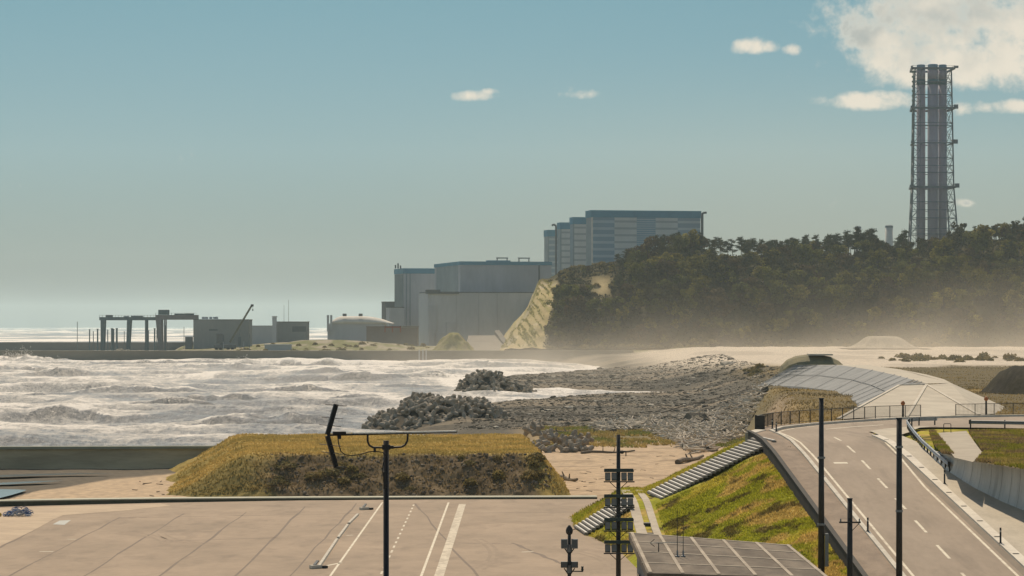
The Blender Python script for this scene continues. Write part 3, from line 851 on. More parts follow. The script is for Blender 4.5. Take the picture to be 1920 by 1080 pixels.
# ================================================================== concrete-faced levee beyond the road
m_lev = mat('levee_blocks', (0.27, 0.275, 0.27), (0.21, 0.215, 0.21), scale=.35, rough=.9)
m_levtop = mat('levee_sand_top', (0.50, 0.45, 0.36), (0.42, 0.375, 0.30), scale=.25, rough=.95)
T = [P(1489, 684.5, 505), P(1535, 684.5, 495), P(1578, 685, 480), P(1632, 693, 440), P(1678, 703, 400), P(1712, 712, 365), P(1737, 719, 342)]
TR = [p + Vector((w_, 4, -.02)) for p, w_ in zip(T, (5, 5, 5, 5, 5, 4.5, 3.5))]
B = [P(1420, 723, 520), P(1460, 723, 500), P(1500, 725, 470), P(1560, 732, 425), P(1590, 743, 388), P(1606, 757, 350), P(1612, 772, 315)]
lv = thing('levee', 'grey concrete faced levee curving away behind the road fence', 'levee', (T[3].x, T[3].y, 8))
fm = MB(lv.location)
NB = 7
for i in range(len(T) - 1):
    for k in range(NB):
        a0, a1 = k / NB, (k + 1) / NB
        q = [B[i].lerp(T[i], a0), B[i + 1].lerp(T[i + 1], a0), B[i + 1].lerp(T[i + 1], a1), B[i].lerp(T[i], a1)]
        fm.add(q, [(0, 1, 2, 3)])
for i in range(len(B) - 1):      # footing of the face, down into the soil
    dn = Vector((-.3, -.5, -1.3)); fm.add([B[i] + dn, B[i + 1] + dn, B[i + 1], B[i]], [(0, 1, 2, 3)])
fm.build('face', m_lev, lv)
n_ = Vector((-.35, -.25, .5)).normalized()
def on_face(s, k):
    s *= len(T) - 1; i = min(int(s), len(T) - 2); f = s - i
    return B[i].lerp(B[i + 1], f).lerp(T[i].lerp(T[i + 1], f), k) + n_ * .12
m_rib = mat('levee_rib', (.295, .30, .295), (.24, .245, .24), scale=.6)
for s in (.02, .09, .16, .3, .42, .52, .60, .67, .73, .79, .85, .9, .95):
    pts = [on_face(s, k) for k in np.linspace(0, 1, 5)]
    rb = MB(lv.location)
    for a, b_ in zip(pts, pts[1:]): rb.bar(a, b_, .12, .05)
    rb.build('rib', m_rib, lv)
rb = MB(lv.location)
for k in (.5,):
    pts = [on_face(s, k) for s in np.linspace(0, 1, 25)]
    for a, b_ in zip(pts, pts[1:]): rb.bar(a, b_, .12, .04)
rb.build('course_joint', mat('levee_joint', (.255, .26, .255), scale=1), lv)
tm = MB(lv.location); tm.strip(T, TR); tm.build('crest', m_levtop, lv)
# near end: faceted pale ramp coming down to the road
A1, A2 = T[-1] + Vector((-3.2, 0, 0)), TR[-1]
E = [G(1571, 786, 9.7), G(1600, 784.5, 9.75), G(1700, 783, 9.75), G(1836, 779, 9.75), G(1905, 772, 9.0)]
em = MB(lv.location)
A0 = P(1686, 722.5, 341); A2 = P(1737, 721.5, 341)
em.add([A0, A2, E[0], E[2], E[3], E[1]], [(0, 2, 5), (0, 5, 3), (0, 3, 1), (1, 3, 4)])
em.add([T[-1], A2, TR[-1], TR[3], E[4], E[3]], [(2, 1, 5), (2, 5, 4), (2, 4, 3)])
em.add([B[-1], E[0], A0, T[-1], T[-2], B[-2]], [(0, 1, 2), (0, 2, 3), (5, 0, 3), (5, 3, 4)])
em.build('end_slope', m_levtop, lv)
em = MB(lv.location)
for a, b_ in ((A0, A2), (A0, E[0]), (A2, E[2]), (A2, E[3])): em.bar(a + Vector((0, -.1, .03)), b_ + Vector((0, -.1, .06)), .3, .12)
em.build('end_kerb', mat('levee_kerb', (.56, .51, .42), (.48, .43, .35), scale=1), lv)
# low grass-roofed block house at the far end of the levee
r = thing('pump_house', 'low dark grass topped bunker at the far end of the levee', 'bunker', P(1520, 690, 560))
bm_ = MB(r.location); c0 = r.location
sec = lambda x, w_, h: [c0 + Vector((x, -w_ * math.cos(a_), -4 + (h + 4) * math.sin(a_) ** .6)) for a_ in np.linspace(0, math.pi, 9)]
loft(bm_, [sec(-6.4, 4, -2), sec(-5.6, 5, .6), sec(-4.6, 5.6, 1.6), sec(-3, 6, 2.3), sec(-1, 6, 2.6), sec(1.5, 6, 2.6), sec(3.8, 6, 2.2), sec(5.4, 5.5, 1.4), sec(6.6, 5, .3), sec(7.2, 4, -2)])
bm_.build('bunker_body', mat('bunker_soil', (.15, .14, .085), (.22, .19, .10), scale=.5, bump=.3), r)
bm_ = MB(r.location); loft(bm_, [[c0 + Vector((x, -7.2, -.9)), c0 + Vector((x, -7.2, .1)), c0 + Vector((x, -5.2, .1)), c0 + Vector((x, -5.2, -.9))] for x in (-4.5, 5)]); bm_.build('front_beam', m_dkconc, r)
bm_ = MB(r.location); bm_.box(c0 + Vector((1.6, -1.5, 2.6)), (4.5, 5, .3)); bm_.build('roof_slab', m_pale, r)
# dark mound at the right edge
def heap(name, label, cat, cx, cy, rx, ry, h, z0, cols, seed, noise=.25, top=.35, sm=True, kind=None, m=None):
    us_ = np.linspace(-1.15, 1.15, 46)
    def fn(A, B_):
        r_ = np.sqrt(A * A + B_ * B_)
        z = h * (1 - sstep(top, 1.05, r_ + (fbm(A * 3 + 9, B_ * 3, seed, 3) - .5) * noise))
        z = z + (fbm(A * 7, B_ * 7, seed + 5, 3) - .5) * h * noise * .5 * (r_ < 1.05)
        return A * rx, B_ * ry, z - .35
    v, f = grid(us_, us_, fn)
    k = fbm(v[:, 0] / (rx * .16), v[:, 1] / (ry * .16), seed + 9, 4)
    c = mixc(np.broadcast_to(np.array(cols[0]), (len(v), 3)), np.array(cols[1]), sstep(.42, .6, k))
    o_ = np_mesh(name, v, f, m or m_slope, cols=c, smooth=sm)
    o_.location = (cx, cy, z0)
    return tag(o_, label, cat, kind=kind)
c = P(1925, 745, 420); heap('spoil_heap', 'dark spoil heap in the brown field near the right edge', 'spoil heap', c.x, c.y, 8, 20, 5.4, c.z - .6, ((.045, .042, .034), (.06, .055, .04)), 301, .2, .25)
c = P(1655, 650, 1380); heap('sand_heap', 'pale sand heap on the white flat before the wood', 'sand heap', c.x, c.y, 17, 26, 5.6, c.z - .3, (WHITE * .95, WHITE * .8), 305, .15, .3)
c = P(1400, 762, 330)

# ================================================================== the grassy earth mound
A_, B2_, C_, D_ = (-25.7, 288), (2.4, 288), (.9, 337), (-30.8, 337)
def mound_fn(X, Y):
    lx = ip(Y, [(280, A_[0]), (288, A_[0]), (337, D_[0]), (346, D_[0])]); rx = ip(Y, [(280, B2_[0] + .2), (288, B2_[0]), (337, C_[0]), (346, C_[0])])
    n = (fbm(X / 3, Y / 3, 401, 4) - .5)
    dl = (lx - X) / 7.8; dr = (X - rx) / 3.3; df = (288 - Y) / 7.6; db = (Y - 337) / 8
    hyp = np.maximum(np.maximum(dl, dr), np.maximum(df, db))
    c = np.sqrt(np.maximum(np.maximum(dl, dr), 0) ** 2 + np.maximum(np.maximum(df, db), 0) ** 2)
    hyp = np.maximum(hyp, c) + n * .22 + (fbm(X / 9, Y / 9, 407, 2) - .5) * .22
    s = np.clip(1 - hyp, -0.3, 1.0)
    soft = np.where(hyp < .16, np.minimum(1 - .62 * np.maximum(hyp + .22, 0) ** 2, 1.0), s + .07)
    z = 2.3 + 4.15 * soft + (fbm(X / 1.3, Y / 1.3, 405, 3) - .5) * .5 * sstep(-.05, .2, hyp)
    return X, Y, z
mv, mf = grid(np.arange(-40, 9.01, .3), np.arange(277, 348, .4), mound_fn)
def mound_col(X, Y):
    k = fbm(X / 1.6, Y / 1.6, 411, 4); k2 = fbm(X / 4, Y / 4, 413, 3)
    G1 = np.array((0.50, 0.36, 0.12)); G2 = np.array((0.37, 0.28, 0.09)); S = np.array((0.16, 0.118, 0.07)); S2 = np.array((0.27, 0.20, 0.12))
    c = mixc(np.broadcast_to(G1, X.shape + (3,)), G2, sstep(.4, .62, k2))
    face = sstep(288.2, 286.6, Y + (k - .5) * 2.5) * sstep(2.0, .2, X - (288 - Y) * .2 + (k2 - .5) * 2) * sstep(-26.5, -22, X + (k2 - .5) * 6)
    fc = mixc(np.broadcast_to(S, X.shape + (3,)), S2, sstep(.55, .7, k))
    c = mixc(c, fc, face)
    left = sstep(288, 284, Y) * (1 - face)
    c = mixc(c, np.array((0.26, 0.21, 0.08)), left * .7 * (X < -15))
    return c
mr_ = thing('earth_mound', 'flat topped earth mound with golden grass and a dark rubble face', 'earth mound', (-13, 310, 2.3))
mvl = mv - np.array([-13, 310, 2.3])
np_mesh('mound_body', mvl, mf, m_slope, mr_, cols=mound_col(mv[:, 0].astype(float), mv[:, 1].astype(float)) * .9)
# dry grass over the mound (part of it)
m_grass = mat('grass_blades', (1.0, 1.0, 1.0), (0.8, 0.8, 0.8), scale=.6, rough=.8, attr='col', spec=.08, trans=.45)
def mz(x, y): return mound_fn(x, y)[2]
n = 30000
gx = rng.uniform(-36, 6.5, n); gy = 281 + rng.uniform(0, 1, n) ** 1.25 * 62
gzv = mz(gx, gy); keep = gzv > 2.5
face = (gy < 287.5) & (gx > -23) & (gx < 2.2 + (288 - gy) * .3)
keep &= (~face) | (rng.uniform(0, 1, n) < .55)
gx, gy, gzv, face = gx[keep], gy[keep], gzv[keep], face[keep]
gc = mound_col(gx, gy) * 1.15; gc[face] = np.array((0.27, 0.20, 0.10)) * rng.uniform(.6, 1.2, (face.sum(), 1))
o = tufts('grass_cover', np.stack([gx, gy, gzv - .05], 1) - np.array([-13, 310, 2.3]), .24, gc, m_grass, blades=5, w=.045)
o.parent = mr_; o['kind'] = 'stuff'
def rock_shape(r):
    """low-poly boulder: jittered icosahedron"""
    p = (1 + 5 ** .5) / 2
    v = np.array([(-1, p, 0), (1, p, 0), (-1, -p, 0), (1, -p, 0), (0, -1, p), (0, 1, p), (0, -1, -p), (0, 1, -p), (p, 0, -1), (p, 0, 1), (-p, 0, -1), (-p, 0, 1)], float) / 1.9
    f = np.array([(0, 11, 5), (0, 5, 1), (0, 1, 7), (0, 7, 10), (0, 10, 11), (1, 5, 9), (5, 11, 4), (11, 10, 2), (10, 7, 6), (7, 1, 8), (3, 9, 4), (3, 4, 2), (3, 2, 6), (3, 6, 8), (3, 8, 9), (4, 9, 5), (2, 4, 11), (6, 2, 10), (8, 6, 7), (9, 8, 1)])
    return v * r.uniform(.7, 1.25, (12, 1)) * r.uniform(.6, 1.2, (1, 3)), f
def rocks(name, pts, sizes, cols, m, parent=None, squash=.75):
    N = len(pts); sh = [rock_shape(rng) for _ in range(24)]; f0 = sh[0][1]
    idx = rng.integers(0, 24, N); a = rng.uniform(0, 6.28, N)
    V0 = np.stack([s_[0] for s_ in sh])[idx]
    ca, sa = np.cos(a)[:, None], np.sin(a)[:, None]
    x = V0[..., 0] * ca - V0[..., 1] * sa; y = V0[..., 0] * sa + V0[..., 1] * ca
    V1 = np.stack([x, y, V0[..., 2] * squash], -1) * sizes[:, None, None] + pts[:, None, :]
    Fa = f0[None] + (np.arange(N) * 12)[:, None, None]
    return np_mesh(name, V1.reshape(-1, 3), Fa.reshape(-1, 3), m, parent, cols=np.repeat(cols, 12, 0))
m_rock = mat('boulder_stone', (1.0, 1.0, 1.0), (0.7, 0.7, 0.7), scale=1.2, rough=.95, attr='col', spec=.12)
n = 420
rx_ = rng.uniform(-24, 4, n); ry_ = rng.uniform(280.5, 287.6, n); rz_ = mz(rx_, ry_)
kk = rz_ > 2.4
o = rocks('face_rubble', np.stack([rx_, ry_, rz_], 1)[kk] - np.array([-13, 310, 2.3]), rng.uniform(.08, .28, n)[kk], np.where(rng.uniform(0, 1, (n, 1)) < .25, np.array([[.27, .22, .16]]), np.array([[.14, .115, .085]]))[kk], m_rock, mr_)
o['kind'] = 'stuff'
# sand drifts blown against the mound foot
def shrubmesh(name, n, r, h, cols, seed, size=.16):
    q = np.random.default_rng(seed)
    d = q.normal(size=(n, 3)); d /= np.linalg.norm(d, axis=1)[:, None]; d[:, 2] = np.abs(d[:, 2])
    rad = q.uniform(.45, 1, n) ** .5 * (0.75 + .5 * vn(d[:, 0] * 3 + 9, d[:, 1] * 3 + 4, seed))
    p = d * rad[:, None] * np.array([r, r, h])
    return leaves(name, p, size, np.array(cols), q)
def leaves(name, p, size, cols, q, parent=None, m=None, flat=0.0):
    N = len(p); nn = q.normal(size=(N, 3)); nn[:, 2] += flat * np.sign(nn[:, 2] + .3)
    nn /= np.linalg.norm(nn, axis=1)[:, None]
    t_ = np.cross(nn, q.normal(size=(N, 3))); t_ /= np.linalg.norm(t_, axis=1)[:, None]
    b_ = np.cross(nn, t_); s = (size * q.uniform(.6, 1.4, N))[:, None]
    V_ = np.stack([p - t_ * s, p - b_ * s * .7, p + t_ * s, p + b_ * s * .7], 1).reshape(-1, 3)
    if cols.ndim == 1: cols = np.broadcast_to(cols, (N, 3))
    cc = np.repeat(cols * q.uniform(.7, 1.3, (N, 1)), 4, 0)
    return np_mesh(name, V_, np.arange(4 * N).reshape(-1, 4), m or m_leaf, parent, cols=cc)
m_leaf = mat('foliage', (1.0, 1.0, 1.0), (0.72, 0.75, 0.7), scale=.5, rough=.75, attr='col', spec=.1, trans=.35)
# scrubby plants on the mound face and other low places
SH = [shrubmesh('scrub', 220, .9, .7, (.26, .20, .085), 501), shrubmesh('scrub', 200, 1.1, .6, (.21, .175, .08), 502), shrubmesh('scrub', 160, .7, .8, (.25, .2, .08), 503)]
spots = []
q = np.random.default_rng(55)
for i in range(20):
    x = q.uniform(-24, 3); y = q.uniform(281.5, 287); spots.append((x, y, float(mz(np.array([x]), np.array([y]))[0]) - .1, q.uniform(.6, 1.3), 'scrubby olive bush rooted in the dark face of the grassy mound', 'bushes on the mound face'))
for i in range(34):
    px = q.uniform(1640, 1925); py = q.uniform(668, 676); c = G(px, py, 7.7); spots.append((c.x, c.y, gz(c.x, c.y) - .2, q.uniform(1.2, 3.2), 'low dusty bush at the back of the brown field beyond the levee', 'bushes at the back of the field'))
for i in range(9):
    px = q.uniform(1395, 1425); py = q.uniform(690, 699); c = G(px, py, 6.8); spots.append((c.x, c.y, gz(c.x, c.y) - .2, q.uniform(1.2, 2.0), 'dark green bush beside the beach left of the levee bunker', 'bushes by the bunker'))
for i in range(58):
    px = q.uniform(440, 850); d_ = q.uniform(1500, 1720); x = (px - 960) / F * d_; spots.append((x, d_, gz(x, d_) - .3, q.uniform(1.0, 2.8), 'low green bush on the harbour land behind the far sea wall', 'bushes on the harbour land'))
for i in range(7):
    c = (G(1362, 927, 8.0), G(1330, 905, 7.6), G(1480, 880, 8.0), G(1385, 1000, 6.0), G(1430, 985, 6.5), G(1345, 985, 6.3), G(1290, 960, 5.7))[i]
    z = float(emb_z(np.array([c.x]), np.array([c.y]))[0]); spots.append((c.x, c.y, z - .05, (.75, .4, .4, .5, .45, .55, .4)[i], 'brown tuft like bush on the grass slope below the ramp parapet', 'bushes on the grass slope'))
first = True
for i, (x, y, z, s, lab, grp) in enumerate(spots):
    src = SH[i % 3]
    if i < 3: o = src
    else:
        o = src.copy(); COL.objects.link(o)
    o.name = 'shrub'
    o.location = (x, y, z); o.scale = (s, s, s * q.uniform(.7, 1.1)); o.rotation_euler = (0, 0, q.uniform(0, 6))
    tag(o, lab, 'bush', grp)
# sand drift at the foot of the mound
c = G(425, 931, 2.3); heap('sand_drift', 'pale sand drift leaning on the left foot of the mound', 'sand drift', c.x + .6, c.y + 3.6, 3.0, 3.2, 1.7, 2.35, (SAND, SAND * .8), 307, .4, .1)

# ================================================================== grass on the slope and verges
n = 52000
gx = rng.uniform(9.5, 19.5, n); gy = rng.uniform(135, 243, n)
k = ((gx > 11.1) | (gy > 234.9)) & ~((gy > 224.1) & (gy < 234.9))
k |= (gx < 9) & False
gx, gy = gx[k], gy[k]
gc = slope_col(gx, gy)
pts = np.stack([gx, gy, emb_z(gx, gy) - .05], 1)
n2_ = 5000
lx = rng.uniform(4.2, 8.9, n2_); ly = rng.uniform(205, 243, n2_); lz = emb_z(lx, ly); kk = (lz > 2.75) & ~((ly > 220.6) & (ly < 229.6))
pts = np.concatenate([pts, np.stack([lx, ly, lz - .03], 1)[kk]]); gc = np.concatenate([gc, slope_col(lx, ly)[kk] * .9])
n3_ = 4500
hx_ = rng.uniform(9, 21, n3_); hy_ = rng.uniform(234.9, 246, n3_)
pts = np.concatenate([pts, np.stack([hx_, hy_, emb_z(hx_, hy_) - .03], 1)]); gc = np.concatenate([gc, mixc(np.broadcast_to(SLOPE_A, (n3_, 3)), SLOPE_B, rng.uniform(0, .6, n3_))])
hgt = .12 + .18 * fbm(pts[:, 0] / 2, pts[:, 1] / 3, 601, 3)
tag(tufts('slope_grass', pts, hgt, gc * 1.1, m_grass, blades=4, w=.045, lean=.9), kind='stuff')
def poly_pts(poly, n, z, r=rng):
    xs = [p[0] for p in poly]; ys = [p[1] for p in poly]; out = []
    X = r.uniform(min(xs), max(xs), n * 4); Y = r.uniform(min(ys), max(ys), n * 4)
    ins = np.zeros(len(X), bool); j = len(poly) - 1
    for i in range(len(poly)):
        xi, yi = poly[i]; xj, yj = poly[j]
        ins ^= ((yi > Y) != (yj > Y)) & (X < (xj - xi) * (Y - yi) / (yj - yi + 1e-12) + xi)
        j = i
    return X[ins][:n], Y[ins][:n]
for pxs, nn in ((((1742, 809), (1752, 809), (1788, 853), (1768, 852), (1752, 836)), 2600), (((1816, 809), (1990, 806), (1990, 900), (1921, 881), (1828, 866), (1843, 850)), 9000)):
    poly = [(G(a, b_, 9.95).x, G(a, b_, 9.95).y) for a, b_ in pxs]
    X, Y = poly_pts(poly, nn, 0)
    k = fbm(X / 2, Y / 2.5, 611, 4)
    cc = mixc(np.broadcast_to(np.array((.27, .26, .04)), (len(X), 3)), np.array((.40, .31, .09)), sstep(.42, .6, k)); cc = mixc(cc, np.array((.26, .18, .10)), sstep(.52, .66, fbm(X / 3, Y / 4, 613, 3)) * .9)
    soil = MB(); soil.add([Vector((a, b_, 9.99)) for a, b_ in poly], [tuple(reversed(range(len(poly))))])
    tag(soil.build('verge', mat('verge_soil', (.17, .145, .04), (.14, .10, .05), scale=.5)), kind='structure')
    tag(tufts('verge_grass', np.stack([X, Y, np.full(len(X), 9.98)], 1), .2, cc, m_grass, blades=5, w=.045), kind='stuff')
# dry grass and scrub beyond the fence and in the fields
n = 26000
fy = 264 + rng.uniform(0, 1, n) ** 1.6 * 560; fx = ip(fy, UPX) + rng.uniform(-6, 1, n) * 3 + rng.uniform(0, 1, n) * fy * .14
kk = (ground_z(fx, fy) > 5) & (fx / fy < .2)
fx, fy = fx[kk], fy[kk]
k = fbm(fx / 6, fy / 12, 621, 3)
cc = mixc(np.broadcast_to(DRY * 1.5, (len(fx), 3)), FIELD * 1.4, sstep(.4, .6, k)); cc = mixc(cc, DRY * 1.9, sstep(330, 300, fy))
tag(tufts('field_grass', np.stack([fx, fy, ground_z(fx, fy) - .05], 1), .16 + .2 * k, cc, m_grass, blades=4, w=.05), kind='stuff')
n = 9000
fx = rng.uniform(3, 34, n); fy = rng.uniform(396, 480, n); k = fbm(fx / 4, fy / 12, 625, 3); kk = (k > .38) & (fx < ip(fy, UPX) - 2)
fx, fy, k = fx[kk], fy[kk], k[kk]
tag(tufts('beach_grass', np.stack([fx, fy, ground_z(fx, fy) - .04], 1), .45, mixc(np.broadcast_to(np.array((.42, .31, .11)), (len(fx), 3)), np.array((.23, .24, .07)), sstep(.45, .6, k)), m_grass, blades=5, w=.07), kind='stuff')

# ================================================================== tetrapods
def tetra_mesh():
    mb = MB()
    for d in ((0, 0, 1), (.943, 0, -.333), (-.471, .816, -.333), (-.471, -.816, -.333)):
        d = Vector(d)
        mb.tube(d * -.1, d * .95, .44, .30, 8)
        mb.tube(d * .95, d * 1.02, .30, .22, 8)
    return mb
m_tet = mat('tetrapod_concrete', (0.22, 0.19, 0.145), (0.36, 0.31, 0.24), scale=.8, rough=.95)
tet0 = tetra_mesh().build('tetrapod', m_tet)
q = np.random.default_rng(77)
tp = []
def pz(x, y): return float(pile_z(np.array([x]), np.array([float(y)]))[0])
while len(tp) < 205:
    x = q.uniform(-29, 2); d_ = q.uniform(527, 554); zt = pz(x, d_)
    if zt < -.6 or min((abs(x - t_[0]) + abs(d_ - t_[1]) * .5 for t_ in tp), default=9) < .85: continue
    tp.append((x, d_, zt + q.uniform(.1, .7), q.uniform(1.05, 1.3), 'grey concrete tetrapod in the pile behind the grassy mound', 'tetrapods behind the mound'))
nA = len(tp)
while len(tp) < nA + 60:
    x = q.uniform(-16, 6); d_ = q.uniform(791, 812); zt = pz(x, d_)
    if zt < -.6 or min((abs(x - t_[0]) + abs(d_ - t_[1]) * .5 for t_ in tp[nA:]), default=9) < 1.0: continue
    tp.append((x, d_, zt + q.uniform(.1, .6), q.uniform(1.2, 1.5), 'grey tetrapod in the far spray washed pile at the water edge', 'tetrapods in the far pile'))
nB = len(tp)
while len(tp) < nB + 34:
    px = q.uniform(985, 1105); d_ = q.uniform(380, 402); x = (px - 960) / F * d_; zt = 2.5 + (d_ - 380) / 20 * 2.4 * float(ip(px, [(985, 1), (1020, 1), (1060, .4), (1075, .6), (1100, .8), (1106, .3)]))
    tp.append((x, d_, zt + q.uniform(-.3, .3), .95, 'dark tetrapod half buried beside the right end of the mound', 'tetrapods right of the mound'))
for i, (x, y, z, s, lab, grp) in enumerate(tp):
    if i == 0: o = tet0
    else:
        o = tet0.copy(); COL.objects.link(o)
    o.location = (x, y, z); o.rotation_euler = tuple(q.uniform(0, 6.28, 3)); o.scale = (s,) * 3
    tag(o, lab, 'tetrapod', grp)

# ================================================================== boulders, rubble, driftwood on the beach
n = 30000
ry_ = 455 + rng.uniform(0, 1, n) ** 1.5 * 720
u_ = rng.uniform(-.03, .105, n); rx_ = u_ * ry_
dsh = rx_ - ip(ry_, SHORE)
kk = ((dsh > -5) | (pile_z(rx_, ry_) > -.3)) & (rx_ < ip(ry_, UPX) - 1 + ip(ry_, [(455, 0), (600, 12), (1200, 20)])) & (rx_ > ip(ry_, [(455, 12), (480, -4), (520, -32), (1200, -60)]))
rx_, ry_ = rx_[kk], ry_[kk]
sz = np.exp(rng.normal(-1.45, .55, len(rx_))) * ip(ry_, [(455, .6), (600, .75), (1200, 1.15)])
cl = ROCK * rng.uniform(.6, 1.25, (len(rx_), 1)); lite = rng.uniform(0, 1, len(rx_)) < .10
cl[lite] = np.array((.50, .46, .38)) * rng.uniform(.7, 1.2, (lite.sum(), 1))
tag(rocks('beach_boulders', np.stack([rx_, ry_, ground_z(rx_, ry_) + sz * .08], 1), sz, cl, m_rock, squash=.42), kind='stuff')
# driftwood and rubble band
m_wood = mat('bleached_wood', (.64, .57, .46), (.42, .36, .28), scale=1.5, rough=.9, stretch=(1, 1, .3))
mb = MB(); q = np.random.default_rng(91)
def drift_pt():
    while True:
        px = q.uniform(1115, 1436); py = q.uniform(768, 848)
        lo = ip(px, [(1115, 805), (1200, 800), (1270, 826), (1300, 848), (1360, 828), (1436, 800)]); hi = ip(px, [(1115, 792), (1250, 779), (1350, 768), (1436, 766)])
        if hi < py < lo:
            c_ = G(px, py, 2.7); return c_.x, c_.y
n = 1700; P_ = np.array([drift_pt() for _ in range(n)])
sz = np.exp(q.normal(-.85, .5, n)) * 1.0
cl = np.array((.10, .09, .07)) * q.uniform(.6, 1.5, (n, 1)); lite = q.uniform(0, 1, n) < .42; cl[lite] = np.array((.58, .51, .40)) * q.uniform(.7, 1.3, (lite.sum(), 1))
tag(rocks('beach_rubble', np.stack([P_[:, 0], P_[:, 1], ground_z(P_[:, 0], P_[:, 1]) + .1], 1), sz, cl, m_rock), kind='stuff')
for i in range(2600):
    x, y = drift_pt()
    if q.uniform() < .35: y += 8
    L_ = q.uniform(.8, 4.2); a = q.uniform(0, 6.28); b_ = q.normal() * .25; z = gz(x, y) + q.uniform(.1, .8)
    d = Vector((math.cos(a) * math.cos(b_), math.sin(a) * math.cos(b_), math.sin(b_))) * L_ / 2
    p = Vector((x, y, z)); mb.tube(p - d, p + d, q.uniform(.05, .14), q.uniform(.04, .09), 5)
tag(mb.build('driftwood_litter', m_wood), kind='stuff')
logs = [((1010, 808), (1092, 803), .28), ((1090, 845), (1190, 842), .2), ((1288, 838), (1345, 842), .3), ((1270, 861), (1318, 852), .35), ((1045, 889), (1082, 896), .3), ((1395, 780), (1430, 798), .25), ((1376, 792), (1400, 806), .22), ((1320, 803), (1362, 806), .24), ((1240, 784), (1420, 772), .12)]
for pa, pb, r_ in logs:
    a, b_ = G(*pa, 2.75), G(*pb, 2.75); a.z = gz(a.x, a.y) + r_ * .7; b_.z = gz(b_.x, b_.y) + r_ * .7
    if pa == (1240, 784): a.z += 1.4; b_.z += 1.4
    c_ = (a + b_) / 2; mb = MB(c_); pts = [a.lerp(b_, k) + Vector((0, 0, .12 * math.sin(k * 7))) for k in np.linspace(0, 1, 6)]
    for k, (s_, e_) in enumerate(zip(pts, pts[1:])): mb.tube(s_, e_, r_ * (1 - k * .1), r_ * (1 - (k + 1) * .1), 7)
    for k in (2, 3): mb.tube(pts[k], pts[k] + Vector((q.normal() * .4, q.normal() * .6, .7)), r_ * .4, r_ * .2, 5)
    o = mb.build('driftwood_log', mat('log_bark', (.10, .08, .06), (.2, .165, .12), scale=1.2)); o.location = c_
    tag(o, 'weathered driftwood log washed up on the sand and rubble', 'log', 'driftwood logs on the beach')
# litter on the sand near the mound
mb = MB()
for i in range(26):
    px = q.uniform(1070, 1270); py = q.uniform(850, 925); c_ = G(px, py, 2.4); c_.z = gz(c_.x, c_.y) + .06
    a = q.uniform(0, 6.28); d = Vector((math.cos(a), math.sin(a), .1)) * q.uniform(.15, .5); mb.tube(c_ - d, c_ + d, .035, .02, 5)
for i in range(9):
    px = q.uniform(230, 340); py = q.uniform(895, 935); c_ = G(px, py, 2.3); c_.z = gz(c_.x, c_.y) + .05; a = q.uniform(0, 6.28); d = Vector((math.cos(a), math.sin(a), .1)) * q.uniform(.15, .5); mb.tube(c_ - d, c_ + d, .05, .03, 5)
tag(mb.build('twig_litter', mat('twig', (.12, .095, .07), scale=3)), kind='stuff')

# ================================================================== street furniture near the camera
# --- television antenna on its mast
ap = P(724, 826, 28)
r = thing('television_antenna', 'black television antenna with forked reflector on a slim mast', 'antenna', (ap.x, ap.y, 3.0))
O = r.location
mb = MB(O); mb.tube((ap.x, ap.y, 3.0), ap, .029, .027, 12); mb.build('mast', m_black, r, smooth=True)
ca, sa = math.cos(R(24)), math.sin(R(24))
bdir = Vector((ca, sa, .0)); edir = Vector((-sa, ca, 0))           # boom direction, element direction
def bp_(px, py):                                                     # a point of the antenna plane through the mast
    k = (px - 724) / F
    s = k * 28 / (ca - k * sa) 
    y = 28 + s * sa
    return Vector((ap.x + s * ca, y, CZ - (py - HY) / F * y))
b0, b1 = bp_(616, 816), bp_(854, 810)
mb = MB(O); mb.bar(b0, b1, .016, .016); mb.build('boom', m_black, r)
mb = MB(O); mb.bar(bp_(664, 812.2), bp_(852, 808.6), .05, .014); mb.build('boom_highlight', mat('highlight_alu', (.75, .74, .66), (.66, .65, .58), scale=9, rough=.5), r)  # pale bar puts the bright highlight along the boom top into colour
mb = MB(O)
for k in np.linspace(.16, .99, 17): 
    p = b0.lerp(b1, k) + Vector((0, 0, .011)); mb.bar(p - edir * .075, p + edir * .075, .006, .005)
mb.build('director', mat('alu_rod', (.45, .46, .44), (.38, .39, .37), scale=9, rough=.4, metal=.4), r)
for pa, pb in (((616, 815), (632, 758)), ((616, 817), (632, 876))):
    mb = MB(O); a, b_ = bp_(*pa), bp_(*pb); mb.bar(a, b_, .03, .042); mb.build('reflector_arm', m_black, r)
    mb = MB(O)
    for k in (.3, .55, .97):
        p = a.lerp(b_, k); mb.tube(p - edir * .29, p + edir * .29, .0035, n=5)
    mb.build('reflector_rod', m_black, r)
mb = MB(O); p = bp_(638, 811.5); mb.box(p, (.12, .06, .028), Matrix.Rotation(R(24), 3, 'Z')); mb.box(p - Vector((0, 0, .035)), (.035, .03, .05)); mb.build('dipole_box', m_black, r, bevel=.006)
mb = MB(O)
pts = [bp_(690, 815), bp_(690, 828), bp_(693, 835), bp_(700, 839), bp_(724, 839.5), bp_(752, 838), bp_(759, 834), bp_(763, 827), bp_(764, 814)]
mb.path(pts, .010, 8); mb.build('cradle', m_black, r)
mb = MB(O); mb.tube(bp_(724, 834), bp_(724, 843), .04, n=10); mb.box(bp_(731, 838.5), (.07, .05, .03)); mb.build('mast_clamp', m_black, r)
mb = MB(O)
pts = [bp_(635, 816), bp_(637, 832), bp_(641, 846), bp_(648, 852), bp_(660, 854), bp_(676, 852), bp_(692, 847), bp_(704, 846), bp_(718, 848), bp_(724.5, 856), bp_(719, 868), bp_(717.5, 884), bp_(720, 897), bp_(726, 910)]
mb.path([p - Vector((0, .03, 0)) for p in pts], .0052, 6); mb.tube(bp_(703, 838), bp_(703, 848), .012); mb.build('cable', m_black, r)
